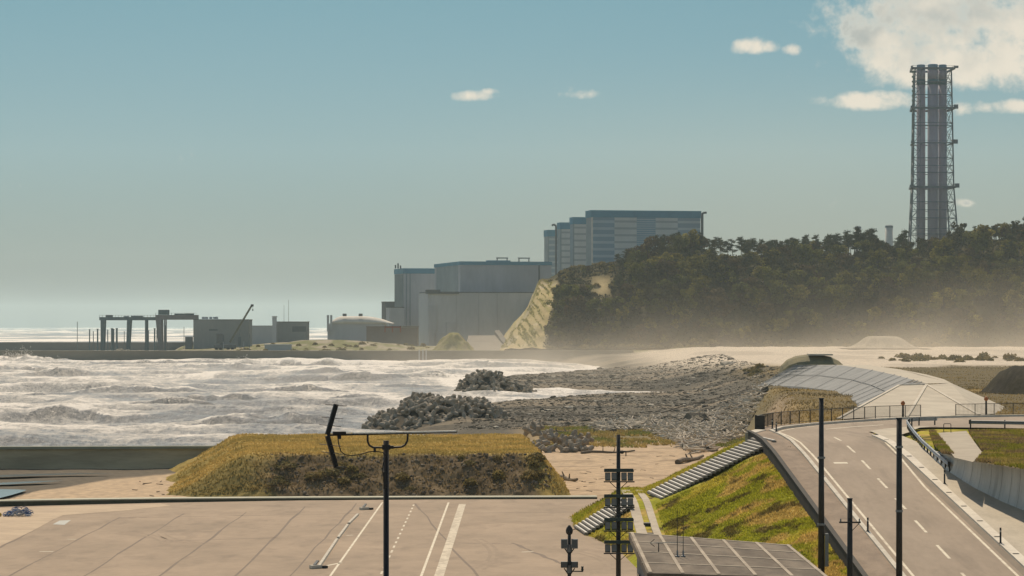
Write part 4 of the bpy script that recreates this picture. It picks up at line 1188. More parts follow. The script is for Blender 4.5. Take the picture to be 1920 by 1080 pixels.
mb = MB(O); mb.box(bp_(722, 900) - Vector((0, .035, 0)), (.03, .03, .16)); mb.build('junction', m_black, r)

# --- mast with four banks of floodlights
fp = P(1159.5, 815, 165)
r = thing('floodlight_mast', 'tall dark mast carrying four tiers of floodlights', 'floodlight mast', (fp.x, 165, 3.0)); O = r.location
mb = MB(O); mb.tube((fp.x, 165, 3), fp, .15, .105, 12); mb.build('mast', m_black, r, smooth=True)
m_teal = mat('dark_teal_metal', (.018, .034, .034), (.028, .045, .043), scale=2, rough=.5)
m_lens = mat('lamp_glass', (.20, .19, .165), (.15, .145, .125), scale=1.5, rough=.25)
for py in (882, 930, 974, 1016):
    z = CZ - (py - HY) / F * 165
    mb = MB(O); mb.bar((fp.x - .82, 164.7, z), (fp.x + .85, 164.7, z), .55, .14); mb.bar((fp.x - .82, 164.45, z + .1), (fp.x + .82, 164.45, z + .1), .06, .06); mb.build('lamp_bar', m_teal, r)
    for k, dx in enumerate((-.62, -.26, .30, .66)):
        tilt = Matrix.Rotation(R(-22), 3, 'X')
        mb = MB(O); mb.box((fp.x + dx, 164.5, z - .33), (.31, .16, .46), tilt); b = mb.build('floodlight', m_teal, r, bevel=.02)
        mb = MB(O); mb.box(Vector((fp.x + dx, 164.5, z - .33)) + tilt @ Vector((0, -.085, 0)), (.26, .012, .40), tilt); mb.build('lens', m_lens, b)
    mb = MB(O)
    for s in (-1, 1): mb.tube((fp.x + s * .12, 164.8, z - 1.0), (fp.x + s * .55, 164.7, z - .6), .022, n=6)
    mb.bar((fp.x - .85, 164.5, z - .62), (fp.x + .9, 164.5, z - .62), .1, .07)
    mb.build('brace', m_black, r)
mb = MB(O); zc = CZ - (846 - HY) / F * 165; mb.tube((fp.x, 165, zc), (fp.x + .42, 164.8, zc), .04); mb.tube((fp.x + .42, 164.8, zc), (fp.x + .42, 164.8, zc - .28), .03); mb.lathe((fp.x + .2, 164.9, zc - .15), [(.03, 0), (.1, .03), (.1, .16), (.05, .2)], 10)
mb.build('camera_bracket', m_black, r)

# --- smaller pole with camera dome and floodlights
cp_ = P(1067.5, 990, 152)
r = thing('camera_pole', 'short dark pole topped by a camera dome with paired lamps', 'camera pole', (cp_.x, 152, 3.0)); O = r.location
mb = MB(O); mb.tube((cp_.x, 152, 3), (cp_.x, 152, cp_.z), .11, .085, 10); mb.build('pole', m_black, r, smooth=True)
mb = MB(O); mb.lathe((cp_.x, 152, cp_.z - .35), [(.1, 0), (.17, .08), (.19, .22), (.15, .36), (.08, .44), (.05, .5)], 14); mb.build('camera_dome', m_black, r, smooth=True)
mb = MB(O); mb.path([Vector((cp_.x, 152, cp_.z - .15)), Vector((cp_.x + .3, 151.9, cp_.z - .05)), Vector((cp_.x + .6, 151.9, cp_.z - .14))], .02); mb.build('dome_arm', m_black, r)
for py, h_, w_ in ((1019, .50, .34), (1058, .32, .36)):
    z = CZ - (py - HY) / F * 152
    for s in (-1, 1):
        mb = MB(O); mb.box((cp_.x + s * .27, 151.8, z), (w_, .22, h_)); b = mb.build('lamp', m_grey if py < 1030 else m_teal, r, bevel=.025)
        mb = MB(O); mb.box((cp_.x + s * .27, 151.685, z), (w_ * .8, .012, h_ * .8)); mb.build('lens', mat('smoked_glass', (.10, .11, .11), (.08, .085, .085), scale=2, rough=.3), b)
        mb = MB(O); mb.tube((cp_.x, 152, z - .62), (cp_.x + s * .27, 151.8, z - .2), .03, n=6); mb.build('lamp_bracket', m_black, r)
    mb = MB(O); mb.tube((cp_.x, 152, z - .45), (cp_.x, 152, z - .05), .15, n=10); mb.build('collar', m_grey, r)
z = CZ - (1071 - HY) / F * 152
mb = MB(O); mb.bar((cp_.x, 152, z), (cp_.x + .72, 151.9, z), .06, .06); mb.lathe((cp_.x + .68, 151.9, z), [(.05, 0), (.07, .1), (.05, .18), (.08, .26)], 8); mb.build('side_sensor', m_teal, r)

# --- plain utility poles
def pole(label, px, ytop, d, zbase, r0, r1, boxpy=None, arm=None, strap=None):
    p = P(px, ytop, d)
    r = thing('utility_pole', label, 'pole', (p.x, d, zbase)); O = r.location
    mb = MB(O); mb.tube((p.x, d, zbase), p, r0, r1, 14); mb.build('shaft', m_black, r, smooth=True)
    mb = MB(O); mb.tube(p, p + Vector((0, 0, .06)), r1 * 1.15, r1 * 1.1, 14); mb.build('cap', m_black, r)
    for py in strap or ():
        z = CZ - (py - HY) / F * d; mb = MB(O); mb.tube((p.x, d, z), (p.x, d, z + .12), r0 * 1.12, n=14); mb.build('strap', m_grey, r)
    if boxpy:
        a, b_ = (CZ - (v - HY) / F * d for v in boxpy)
        mb = MB(O); mb.box((p.x + r0 + .1, d - .1, (a + b_) / 2), (.2, .26, abs(a - b_))); mb.build('meter_box', m_grey, r, bevel=.02)
    if arm:
        z = CZ - (arm - HY) / F * d
        mb = MB(O); mb.bar((p.x - .58, d - .15, z), (p.x + .55, d - .15, z), .07, .08); mb.build('cross_arm', m_black, r)
        for s in (-.5, .48):
            mb = MB(O); mb.lathe((p.x + s, d - .15, z + .04), [(.03, 0), (.05, .04), (.03, .08), (.045, .12), (.02, .16)], 8); mb.build('insulator', m_grey, r)
        mb = MB(O); mb.tube((p.x, d - .1, z - .55), (p.x + .5, d - .15, z - .02), .02, n=6); mb.build('arm_brace', m_black, r)
        mb = MB(O); mb.box((p.x + .02, d - .22, z + .35), (.16, .18, .3)); mb.build('switch_box', m_black, r, bevel=.02)
    return r
pole('tall thick black pole standing in the grass slope before the road', 1540, 748, 168, float(emb_z(np.array([17.9]), np.array([168.]))[0]) - .3, .20, .13, boxpy=(1000, 1062), strap=(860, 985))
pole('tall black pole standing on the pavement in front of the road markings', 1686, 785, 160, 4.5, .18, .15, strap=(840, 960))
pole('shorter black pole with a cross arm beside the dark parapet', 1593.5, 936, 152, float(emb_z(np.array([17.7]), np.array([152.]))[0]) - .3, .165, .13, arm=979)

# --- concrete roofed building
rq = [(6.0, 129.0), (13.85, 126.5), (13.9, 145.4), (6.2, 154.4)]
r = thing('concrete_building', 'low building with a stained flat concrete roof at the foot of the slope', 'building', (10, 140, 3)); O = r.location
mb = MB(O); mb.prism(rq, 7.62, 8.0); mb.build('roof', mat('roof_concrete', (.20, .165, .125), (.115, .093, .07), scale=.45, rough=.95, stretch=(1, .3, 1), contrast=(.38, .62), bump=.02, stain=(.6, (1, .5, 1), .45)), r, bevel=.03)
inn = lambda k: [(10 + (x - 10) * k, 140 + (y - 140) * k) for x, y in rq]
mb = MB(O); mb.prism([(6.5, 129.6), (13.5, 127.2), (13.5, 145.0), (6.6, 153.4)], 2.8, 7.62); mb.build('wall', mat('building_wall', (.20, .20, .19), (.15, .15, .145), scale=.6), r)
mb = MB(O)
for i, k in enumerate(np.linspace(.0, 1, 6)):
    if i in (0,): k = .02
    if i == 5: k = .985
    a = Vector(((1 - k) * 6.0 + k * 13.85, (1 - k) * 129.0 + k * 126.5, 8.012)); b_ = Vector(((1 - k) * 6.2 + k * 13.9, (1 - k) * 154.4 + k * 145.4, 8.012))
    mb.bar(a.lerp(b_, .01), a.lerp(b_, .99), .16, .05)
mb.build('roof_rib', mat('roof_rib', (.40, .34, .26), (.28, .235, .18), scale=.8, stretch=(1, .4, 1)), r)
mb = MB(O)
for k in (.22, .48, .74, .98):
    a = Vector((6.0 + .2 * k, 129.0 + 25.4 * k, 8.008)); b_ = Vector((13.85 + .05 * k, 126.5 + 18.9 * k, 8.008)); mb.bar(a, b_, .30, .03)
mb.build('roof_seam', mat('roof_seam', (.33, .28, .215), scale=1), r)
mb = MB(O)
for y in (131, 137, 143, 149): mb.box((6.5, y, 5.6), (.06, 1.6, 1.3))
mb.build('window', mat('dark_glass', (.03, .04, .045), scale=1, rough=.15), r)
mb = MB(O); mb.box((6.47, 134, 4.1), (.1, 1.1, 2.2)); mb.build('door', m_grey, r)
# small antenna on that roof
sp_ = P(1235, 1018, 141)
r = thing('television_antenna', 'small thin antenna on the flat roof with a white boom', 'antenna', (sp_.x, 141, 8.0)); O = r.location
mb = MB(O); mb.tube((sp_.x, 141, 8.0), (sp_.x, 141, sp_.z), .028, .022, 8); mb.build('mast', m_black, r)
zz = sp_.z
mb = MB(O); mb.bar((sp_.x - .42, 141, zz), (sp_.x + 1.25, 141, zz + .04), .04, .04); mb.build('boom', m_pale, r)
mb = MB(O)
for k in np.linspace(-.2, 1.2, 10): mb.tube((sp_.x + k, 140.85, zz + .03), (sp_.x + k, 141.15, zz + .03), .008, n=5)
mb.build('director', m_galv, r)
mb = MB(O)
for s in (-1, 1): mb.bar((sp_.x - .42, 141, zz), (sp_.x - .2, 141, zz + s * .18), .03, .03)
mb.build('reflector', m_black, r)
for px, yt in ((1270, 955), (1281, 968)):
    p = P(px, yt, 138)
    r = thing('whip_antenna', 'thin upright rod on the flat roof, %s of the pair' % ('taller' if px == 1270 else 'shorter'), 'rod antenna', (p.x, 138, 8.0), 'rods on the flat roof')
    mb = MB(r.location); mb.tube((p.x, 138, 8.0), p, .02, .009, 6); mb.build('rod', m_black, r)
    mb = MB(r.location); mb.lathe((p.x, 138, 8.0), [(.12, 0), (.12, .05), (.04, .08), (.04, .3)], 10); mb.build('base', m_grey, r)

# --- fences along the far kerb
fpts = [Vector((x, y, 10.12)) for x, y in ((20.9, 247.6), (21.6, 251.6), (23.2, 257.2), (25.9, 262.9), (29.8, 269.5), (35.0, 277.6), (40.7, 283.0))]
def along(pts, step):
    out = []; carry = 0
    seg = [(a, b_, (b_ - a).length) for a, b_ in zip(pts, pts[1:])]
    tot = sum(s[2] for s in seg); k = 0
    while k <= tot + 1e-6:
        s = k
        for a, b_, L_ in seg:
            if s <= L_ + 1e-6: out.append(a.lerp(b_, min(1, s / L_))); break
            s -= L_
        k += step
    return out
def fence(label, pts, step, h=1.15):
    r = thing('railing', label, 'railing', pts[0], 'railings along the far kerb of the road')
    O = r.location; ps = along(pts, step)
    for p in ps:
        mb = MB(O); mb.box(p + Vector((0, 0, h / 2)), (.075, .075, h)); mb.build('post', m_black, r)
    for a, b_ in zip(ps, ps[1:]):
        mb = MB(O); mb.bar(a + Vector((0, 0, h)), b_ + Vector((0, 0, h)), .06, .05); mb.bar(a + Vector((0, 0, .12)), b_ + Vector((0, 0, .12)), .04, .04)
        n_ = int((b_ - a).length / .15)
        for k in range(1, n_):
            p = a.lerp(b_, k / n_); mb.tube(p + Vector((0, 0, .12)), p + Vector((0, 0, h)), .011, n=4, cap=False)
        mb.build('bar_panel', m_black, r)
    return r
fence('long black bar railing curving from the stairs to behind the road bend', fpts, 2.35)
fence('second black bar railing at the right edge before the dark spoil heap', [Vector((43.5, 284.6, 10.12)), Vector((52, 289.2, 10.12)), Vector((64, 294, 10.12))], 2.35)
r = thing('gate_post', 'thick black end post where the railing meets the stairs', 'gate post', (20.9, 247.3, 9.6)); mb = MB(r.location)
mb.box((21.15, 247.2, 10.55), (.75, .16, 1.55)); mb.build('post_panel', m_black, r, bevel=.02); mb = MB(r.location); mb.box((20.75, 247.15, 10.5), (.16, .2, 1.75)); mb.build('post', m_black, r)
# orange topped marker posts
for px, yt, yb, d_, lab in ((1693, 752, 784, 281, 'dark marker post with an orange cap at the near end of the levee'), (1849, 744, 781, 287, 'dark marker post with an orange cap at the right edge railing')):
    p = P(px, yt, d_); r = thing('marker_post', lab, 'marker post', (p.x, d_, 9.9))
    mb = MB(r.location); mb.tube((p.x, d_, 9.9), (p.x, d_, p.z - .35), .11, .09, 10); mb.build('post', m_black, r)
    mb = MB(r.location); mb.lathe((p.x, d_, p.z - .42), [(.06, 0), (.2, .1), (.22, .25), (.12, .4), (.03, .46)], 12); mb.build('cap', mat('orange_plastic', (.50, .17, .05), (.38, .13, .04), scale=3, rough=.5), r)
# --- bollards
def bollard(x, y, z, h, label, grp):
    r = thing('bollard', label, 'bollard', (x, y, z), grp); O = r.location
    mb = MB(O); mb.lathe((x, y, z), [(.11, 0), (.11, .04), (.06, .06), (.055, h - .02), (.04, h)], 12); mb.build('post', m_black, r, smooth=True)
    mb = MB(O); mb.lathe((x, y, z + h * .72), [(.057, 0), (.058, .01), (.058, .09), (.057, .1)], 12); mb.build('band', mat('reflective_band', (.55, .53, .46), scale=5, rough=.4), r)
for (x, y), lab in (((21.75, 239), 'slim black bollard at the head of the ramp kerb'), ((22.05, 246), 'slim black bollard just behind the one at the ramp kerb head'), ((21.75, 203.5), 'slim black bollard on the left kerb halfway down the ramp'),
                    ((21.75, 177.5), 'slim black bollard on the left kerb low on the ramp behind the cross arm pole')):
    bollard(x, y, float(emb_zr(y)) + .24, .85, lab, 'bollards on the ramp kerb')
for px, pb, z_, lab in ((1771, 907, None, 'black bollard on the right pavement near the curved wall'), (1876, 1019, None, 'black bollard on the right pavement closest to the frame corner')):
    d_ = 200 if px == 1771 else 174
    for _ in range(30):
        z_ = float(emb_zr(d_)) + .14; d_ = (CZ - z_) * F / (pb - HY) * .5 + d_ * .5
    bollard((px - 960) / F * d_, d_, z_, .95, lab, 'bollards on the right pavement')
# --- guard rails
def guard(label, pts, zf, step, m, hgt=.72):
    pts = [Vector((x, y, zf(y))) for x, y in pts]
    r = thing('guard_rail', label, 'guard rail', pts[0], 'guard rails by the pavement'); O = r.location
    for p in along(pts, step):
        mb = MB(O); mb.box(p + Vector((.06, .06, hgt / 2)), (.11, .11, hgt)); mb.build('post', m_black, r)
    mb = MB(O)
    dense = along(pts, .5)
    secs = []
    for i, p in enumerate(dense):
        d = (dense[min(i + 1, len(dense) - 1)] - dense[max(0, i - 1)]).normalized(); n_ = Vector((d.y, -d.x, 0))
        if n_.x > 0: n_ = -n_
        pr = [(.0, .40), (.06, .44), (.06, .50), (.0, .55), (.0, .57), (.06, .62), (.06, .68), (.0, .72), (-.02, .72), (-.02, .40)]
        secs.append([p + n_ * a + Vector((0, 0, b_)) for a, b_ in pr])
    loft(mb, secs); mb.build('beam', m, r)
    a = dense[0]; mb = MB(O)
    mb.lathe(a + Vector((0, 0, .38)), [(.1, 0), (.1, .36)], 10); mb.build('end_cap', m_black, r)
zw = lambda y: float(emb_zr(y)) + .14
guard('curving steel guard rail on the right pavement above the curved wall', [(31.0, 206), (30.95, 212), (31.1, 220), (31.6, 228), (32.4, 236), (33.2, 243), (34.0, 250), (34.8, 254.4), (35.6, 256.4), (36.6, 257.4), (38.0, 258)], zw, 1.9, m_galv)
guard('straight blue grey guard rail along the grass at the right edge', [(40.0, 253.6), (45, 251), (52, 248.6)], lambda y: 10.0, 3.1, mat('blue_steel', (.16, .18, .215), (.13, .15, .18), scale=2, rough=.5), .78)
r = thing('barrier_frame', 'small inverted U shaped steel barrier at the head of the side path', 'barrier', (36.4, 244.6, 10.03)); mb = MB(r.location)
a, b_ = G(1769.5, 810.5, 10.03), G(1783, 810.5, 10.03)
mb.path([a, a + Vector((0, 0, .66)), a + Vector((.06, 0, .72)), b_ + Vector((-.06, 0, .72)), b_ + Vector((0, 0, .66)), b_], .03, 8); mb.build('tube_frame', m_black, r)
mb = MB(r.location); 
for p in (a, b_): mb.lathe(p, [(.08, 0), (.08, .03)], 10)
mb.build('foot', m_grey, r)

# --- concrete kerb blocks on the lot and barriers with dark shadow shapes
prev = None
segs = [((598, 1064), (632, 1013)), ((634, 1010), (652, 986)), ((654, 983), (671, 966))]
for pa, pb in segs:
    a, b_ = G(*pa, 3.0), G(*pb, 3.0); c_ = (a + b_) / 2; d = (b_ - a); L_ = d.length; d.normalize(); n_ = Vector((-d.y, d.x, 0))
    r = thing('kerb_block', {598: 'longest pale concrete kerb bar lying on the lot', 634: 'middle pale concrete kerb bar of three lying in line on the lot', 654: 'farthest pale concrete kerb bar of three lying in line on the lot'}[pa[0]], 'kerb block', c_)
    nseg = max(2, int(L_ / 2.1))
    for i in range(nseg):
        mb = MB(c_); p0 = a + d * (L_ * i / nseg + .04); p1 = a + d * (L_ * (i + 1) / nseg - .04)
        loft(mb, [[p - n_ * .12, p - n_ * .09 + Vector((0, 0, .15)), p + n_ * .09 + Vector((0, 0, .15)), p + n_ * .12] for p in (p0, p1)]); mb.build('block', m_pale, r)
for (px, py), lab in (((592, 1066), 'toppled white barrier with a solid dark shadow shape at the near end of the kerb bars'), ((683, 956), 'small white and dark barrier at the far end of the kerb bars')):
    c_ = G(px, py, 3.0); r = thing('toppled_barrier', lab, 'barrier', c_, rz=.6)
    mb = MB(); mb.box((0, 0, .12), (.8, .4, .24)); mb.build('base_block', m_pale, r, bevel=.04)
    mb = MB(); mb.bar((-.1, 0, .24), (.25, .15, .5), .2, .08); mb.build('panel', m_grey, r)
    mb = MB(); mb.box((.55, -.2, .1), (.35, .3, .16)); mb.build('shadow_block', mat('shadow_dark', (.05, .05, .05), scale=2), r)  # dark block stands in for the shadow beside the white pieces
# --- tangle of blue and white rope floats at the left end of the wall
c_ = G(34, 968, 3.0); q = np.random.default_rng(33)
r = thing('rope_tangle', 'heap of tangled blue and white rope by the lot wall', 'rope heap', c_)
for nm, m, k in (('blue_rope', mat('blue_rope', (.05, .10, .24), (.08, .14, .28), scale=6), 34), ('white_rope', mat('white_rope', (.48, .50, .52), (.36, .38, .42), scale=6), 26)):
    mb = MB(c_)
    for i in range(k):
        p = c_ + Vector((q.uniform(-1.0, 1.0), q.uniform(-.9, 1.5), .08)); p.z += .75 * max(0, 1 - abs(p.x - c_.x) * .8) * q.uniform(.1, 1)
        a = q.uniform(0, 6.28); rr = q.uniform(.12, .34); tl = q.uniform(-.9, .9)
        pts = [p + Vector((math.cos(a + t_) * rr, math.sin(a + t_) * rr, math.sin(t_ + a) * rr * tl)) for t_ in np.linspace(0, 5, 9)]
        mb.path(pts, .032, 5)
    mb.build(nm, m, r)
mb = MB(c_); mb.lathe(c_ + Vector((-1.5, -.5, 0)), [(.05, 0), (.2, .08), (.22, .2), (.12, .33), (.03, .36)], 12); mb.build('float', mat('yellow_float', (.48, .32, .05), scale=4, rough=.5), r)

# ================================================================== harbour yard behind the far sea wall
TH = R(12)
fdir = Vector((math.cos(TH), math.sin(TH), 0)); bdir2 = Vector((-math.sin(TH), math.cos(TH), 0))
def solve_w(p, pxr):
    k = (pxr - 960) / F      # (p.x + w cos) = k (p.y + w sin)
    return (k * p.y - p.x) / (math.cos(TH) - k * math.sin(TH))
def solve_l(p, pxl):
    k = (pxl - 960) / F      # p.x - l sin = k (p.y + l cos)
    return (p.x - k * p.y) / (math.sin(TH) + k * math.cos(TH))
def rotbox(mb, p, w, l, z0, z1, grow=0.0):
    """box from the front left corner p, along fdir and bdir2"""
    g = grow
    a = p - fdir * g - bdir2 * g
    base = [a, a + fdir * (w + 2 * g), a + fdir * (w + 2 * g) + bdir2 * (l + 2 * g), a + bdir2 * (l + 2 * g)]
    return mb.prism([(v.x, v.y) for v in base], z0, z1)
m_wall = mat('cladding_grey', (0.384, 0.403, 0.426), (0.33, 0.346, 0.367), scale=.05, stretch=(1, 1, .3))
m_wall2 = mat('cladding_pale', (0.434, 0.454, 0.473), (0.377, 0.394, 0.414), scale=.05, stretch=(1, 1, .3))
m_blue = mat('cladding_blue', (0.091, 0.244, 0.338), (0.075, 0.208, 0.29), scale=.1)
m_bluel = mat('cladding_light_blue', (.245, .295, .315), (.21, .255, .275), scale=.1)
m_dkw = mat('dark_cladding', (0.122, 0.135, 0.144), (0.098, 0.111, 0.116), scale=.1)
m_wh = mat('white_paint', (.62, .60, .54), (.52, .50, .45), scale=.3)

# --- big turbine hall
p = P(863, 0, 1880); L1 = solve_l(p, 815); W1 = solve_w(p, 1034); zt = CZ + (HY - 490) / F * 1880
r = thing('turbine_hall', 'wide grey hall with a thin blue roof edge left of the wooded hill', 'industrial hall', (p.x, p.y, 8)); O = r.location
mb = MB(O); rotbox(mb, p, W1, L1, 4, zt - 2.3); mb.build('wall', m_wall, r)
mb = MB(O); rotbox(mb, p, W1, L1, zt - 2.3, zt, .4); mb.build('roof_edge', m_blue, r)
mb = MB(O); rotbox(mb, p + bdir2 * (L1 * .08) - fdir * .15, .3, L1 * .84, zt - 22, zt - 2.4); mb.build('side_panel', m_bluel, r)
mb = MB(O)
q0 = p + fdir * (W1 * .855) - bdir2 * .35; rotbox(mb, q0, 1.1, .5, 6, zt - 2.3); mb.build('duct', m_dkw, r)
for k in (.42, .66):
    mb = MB(O); a = p + fdir * (W1 * k) + bdir2 * 5
    for s in (0, 6.6): mb.box(a + fdir * s + Vector((0, 0, zt - a.z + 1.0)), (.7, .7, 2.4))
    mb.bar(a - fdir * .6 + Vector((0, 0, zt - a.z + 2.4)), a + fdir * 7.2 + Vector((0, 0, zt - a.z + 2.4)), .8, .7); mb.build('roof_gantry', m_dkw, r)
mb = MB(O); a = p + fdir * (W1 * .31); rotbox(mb, a + bdir2 * 3, W1 * .25, 6, zt, zt + .8); mb.build('roof_vent', m_blue, r)
# lower annex in front
pa = P(803, 0, 1846); Wa = solve_w(pa, 1010); La = solve_l(pa, 785); za = CZ + (HY - 549) / F * 1846
mb = MB(O); rotbox(mb, pa, Wa, max(La, 30), 4, za); mb.build('annex_wall', m_wall2, r)
mb = MB(O); rotbox(mb, pa, Wa, 30, za, za + .6, .3); mb.build('annex_parapet', m_dkw, r)
for k, w_, zz0, zz1 in ((.0, 5, 6, za - 8), (.16, 7, 6, 21), (.05, 11, 6, 14)):
    mb = MB(O); rotbox(mb, pa + fdir * (Wa * k) - bdir2 * 1.2, w_, 1.6, zz0, zz1); mb.build('annex_bay', m_wall, r)
mb = MB(O)
for k, w_, h in ((-.02, 9, 2.6), (.08, 14, 1.4)): rotbox(mb, pa + fdir * (Wa * k) - bdir2 * 1.5, w_, 4, za - .6, za - .6 + h)
mb.build('roof_plant', m_dkw, r)
for k in (.25, .45, .62):
    mb = MB(O); rotbox(mb, pa + fdir * (Wa * k) - bdir2 * .25, .5, .4, 6, za); mb.build('wall_seam', m_wall, r)
# --- second hall behind left
p = P(757, 0, 1985); L1 = solve_l(p, 740); W1 = solve_w(p, 832); zt = CZ + (HY - 503) / F * 1985
r = thing('turbine_hall', 'narrower grey hall with a blue roof band behind the wide hall', 'industrial hall', (p.x, p.y, 8)); O = r.location
mb = MB(O); rotbox(mb, p, W1, L1, 4, zt - 3.6); mb.build('wall', m_wall2, r)
mb = MB(O); rotbox(mb, p, W1, L1, zt - 3.6, zt, .4); mb.build('roof_edge', m_blue, r)
mb = MB(O); rotbox(mb, p - fdir * .3 + bdir2 * 1, .5, L1 - 2, 10, zt - 4); mb.build('side_panel', mat('slate_panel', (.15, .19, .21), (.13, .165, .18), scale=.1), r)
for k in (1.5, 4.0): 
    mb = MB(O); rotbox(mb, p + fdir * k - bdir2 * .25, .8, .4, 8, zt - 3.7); mb.build('corner_strip', m_bluel, r)
mb = MB(O); a = p + bdir2 * 10
for k, h in ((-4, 2.5), (-2.2, 3.6), (-.5, 2.2)): mb.box(a + fdir * k + Vector((0, 0, zt - a.z + h / 2)), (1.0, 1.0, h))
mb.build('roof_equipment', m_dkw, r)
for pxl, pxr, yt, yb, d_, m, lab in ((722, 740, 567, 640, 1960, m_dkw, 'dark tall annex at the seaward end of the halls'), (730, 757, 577, 640, 1940, m_wall, 'grey stepped annex in front of the narrower hall')):
    p = P(pxl, 0, d_); zt = CZ + (HY - yt) / F * d_
    r = thing('annex_building', lab, 'building', (p.x, d_, 5)); mb = MB(r.location); rotbox(mb, p, solve_w(p, pxr), 14, 4, zt); mb.build('wall', m, r)
    mb = MB(r.location); rotbox(mb, p, solve_w(p, pxr), 14, zt, zt + .6, .3); mb.build('roof', m_dkw, r)
    mb = MB(r.location); rotbox(mb, p + fdir * 1.2 - bdir2 * .2, 1.4, .3, 8, 11); mb.build('door', m_dkw, r)

# --- four striped reactor halls
def sm(n, a, b_, pitch, duty): return stripes(n, a, b_, pitch, duty)
S_blue = sm('bands_blue', (0.202, 0.308, 0.391, 1.0), (0.379, 0.47, 0.521, 1.0), 4.25, .62)
S_grey = sm('bands_grey', (0.553, 0.574, 0.563, 1.0), (0.338, 0.376, 0.391, 1.0), 4.25, .70)
S_fine = sm('bands_fine', (0.175, 0.3, 0.395, 1), (0.376, 0.464, 0.508, 1), 1.35, .5)
S_mid = sm('bands_mid', (0.278, 0.356, 0.415, 1.0), (0.478, 0.529, 0.54, 1.0), 4.25, .66)
def reactor(label, pxs, pxf, pxr, yt, d_, sects, depth, band):
    p = P(pxf, 0, d_); W_ = solve_w(p, pxr); L_ = min(depth, solve_l(p, pxs)); zt = CZ + (HY - yt) / F * d_
    r = thing('reactor_hall', label, 'reactor building', (p.x, p.y, 20), 'row of striped reactor halls'); O = r.location
    mb = MB(O); rotbox(mb, p, W_, L_, 10, zt - band); mb.build('core_wall', m_wall2, r)
    mb = MB(O); rotbox(mb, p, W_, L_, zt - band, zt, .55); mb.build('roof_band', m_blue, r)
    x = 0.0
    for f, m in sects:
        mb = MB(O); rotbox(mb, p + fdir * (W_ * x + .02) - bdir2 * .3, W_ * f - .04, .31, 12, zt - band); mb.build('wall_panel', m, r); x += f
    mb = MB(O); rotbox(mb, p - fdir * .3 + bdir2 * .3, .31, L_ - .6, 12, zt - band); mb.build('side_panel', m_bluel, r)
    mb = MB(O); rotbox(mb, p - fdir * .35 - bdir2 * .35, .9, .9, 12, zt - band - .01); mb.build('corner_trim', m_wh if d_ < 1850 else m_bluel, r)
    return p, W_, L_, zt, r
p4, W4, L4, z4, r4 = reactor('nearest and widest striped blue grey reactor hall above the wooded hill', 1099.5, 1110, 1313, 394, 1789, ((.205, S_blue), (.205, S_grey), (.175, S_fine), (.205, S_grey), (.21, S_mid)), 70, 4.4)
reactor('second striped reactor hall, directly left of the widest one', 1069.5, 1075, 1150, 407, 1904, ((.4, S_grey), (.6, S_grey)), 70, 4.6)
reactor('third striped reactor hall, between the dark exhaust pipe and the second', 1046, 1051, 1130, 417, 2003, ((.4, S_grey), (.6, S_grey)), 70, 4.6)
reactor('farthest and lowest striped reactor hall at the seaward end of the row', 1021, 1028, 1110, 431, 2159, ((.4, S_mid), (.6, S_grey)), 70, 4.8)
for px, yt, yb, d_, sgn, lab in ((1042.5, 424, 520, 1990, -1, 'dark hooked exhaust pipe beside the farthest reactor hall'), (1316.5, 402, 445, 1795, 1, 'dark hooked exhaust pipe at the right end of the widest hall')):
    p = P(px, yt, d_); r = thing('exhaust_pipe', lab, 'exhaust pipe', (p.x, d_, 30)); mb = MB(r.location)
    mb.tube((p.x, d_, 30), p, .85 if sgn > 0 else .7, n=10); mb.build('pipe', m_dkw, r)
    mb = MB(r.location); mb.path([p, p + Vector((sgn * .6, 0, .9)), p + Vector((sgn * 2.0, 0, 1.1)), p + Vector((sgn * 2.8, 0, .3 if sgn < 0 else 1.0))], .7, 8); mb.build('hood', m_dkw, r)

# --- triple flue stack in its lattice tower
d_ = 1850; mpx = d_ / F
r = thing('exhaust_stack', 'tall three flue exhaust stack in a steel lattice above the wood', 'stack', (0, 0, 0)); 
cx = (1746.5 - 960) * mpx; r.location = (cx, d_, 50); O = r.location
zy = lambda y: CZ + (HY - y) * mpx
m_flue = mat('flue_grey', (0.321, 0.299, 0.354), (0.256, 0.239, 0.29), scale=.12, stretch=(1, 1, .25), rough=.7)
m_tealb = mat('flue_teal', (0.056, 0.14, 0.168), (0.045, 0.112, 0.14), scale=.3)
m_flb = mat('flue_cap_blue', (0.154, 0.266, 0.35), (0.126, 0.224, 0.294), scale=.3)
m_lat = mat('lattice_steel', (0.122, 0.152, 0.176), (0.097, 0.122, 0.14), scale=.5, rough=.6)
for px, rp, dy in ((1725.5, 8.2, -3), (1746.5, 9.9, -6), (1766, 8.0, -3)):
    x = (px - 960) * mpx; rr = rp * mpx
    fl = MB(O); fl.lathe((x, d_ + dy, 0), [(rr, 30), (rr, zy(160))], 20); fo_ = fl.build('flue', m_flue, r, smooth=True)
    b = MB(O); b.lathe((x, d_ + dy, 0), [(rr * 1.03, zy(160)), (rr * 1.03, zy(150))], 20); b.build('teal_band', m_tealb, fo_, smooth=True)
    b = MB(O); b.lathe((x, d_ + dy, 0), [(rr, zy(150) + .01), (rr, zy(133))], 20); b.build('upper_ring', m_flue, fo_, smooth=True)
    b = MB(O); b.lathe((x, d_ + dy, 0), [(rr * .98, zy(133) + .01), (rr * .96, zy(123)), (rr * .8, zy(122))], 20); b.build('cap', m_flb, fo_, smooth=True)
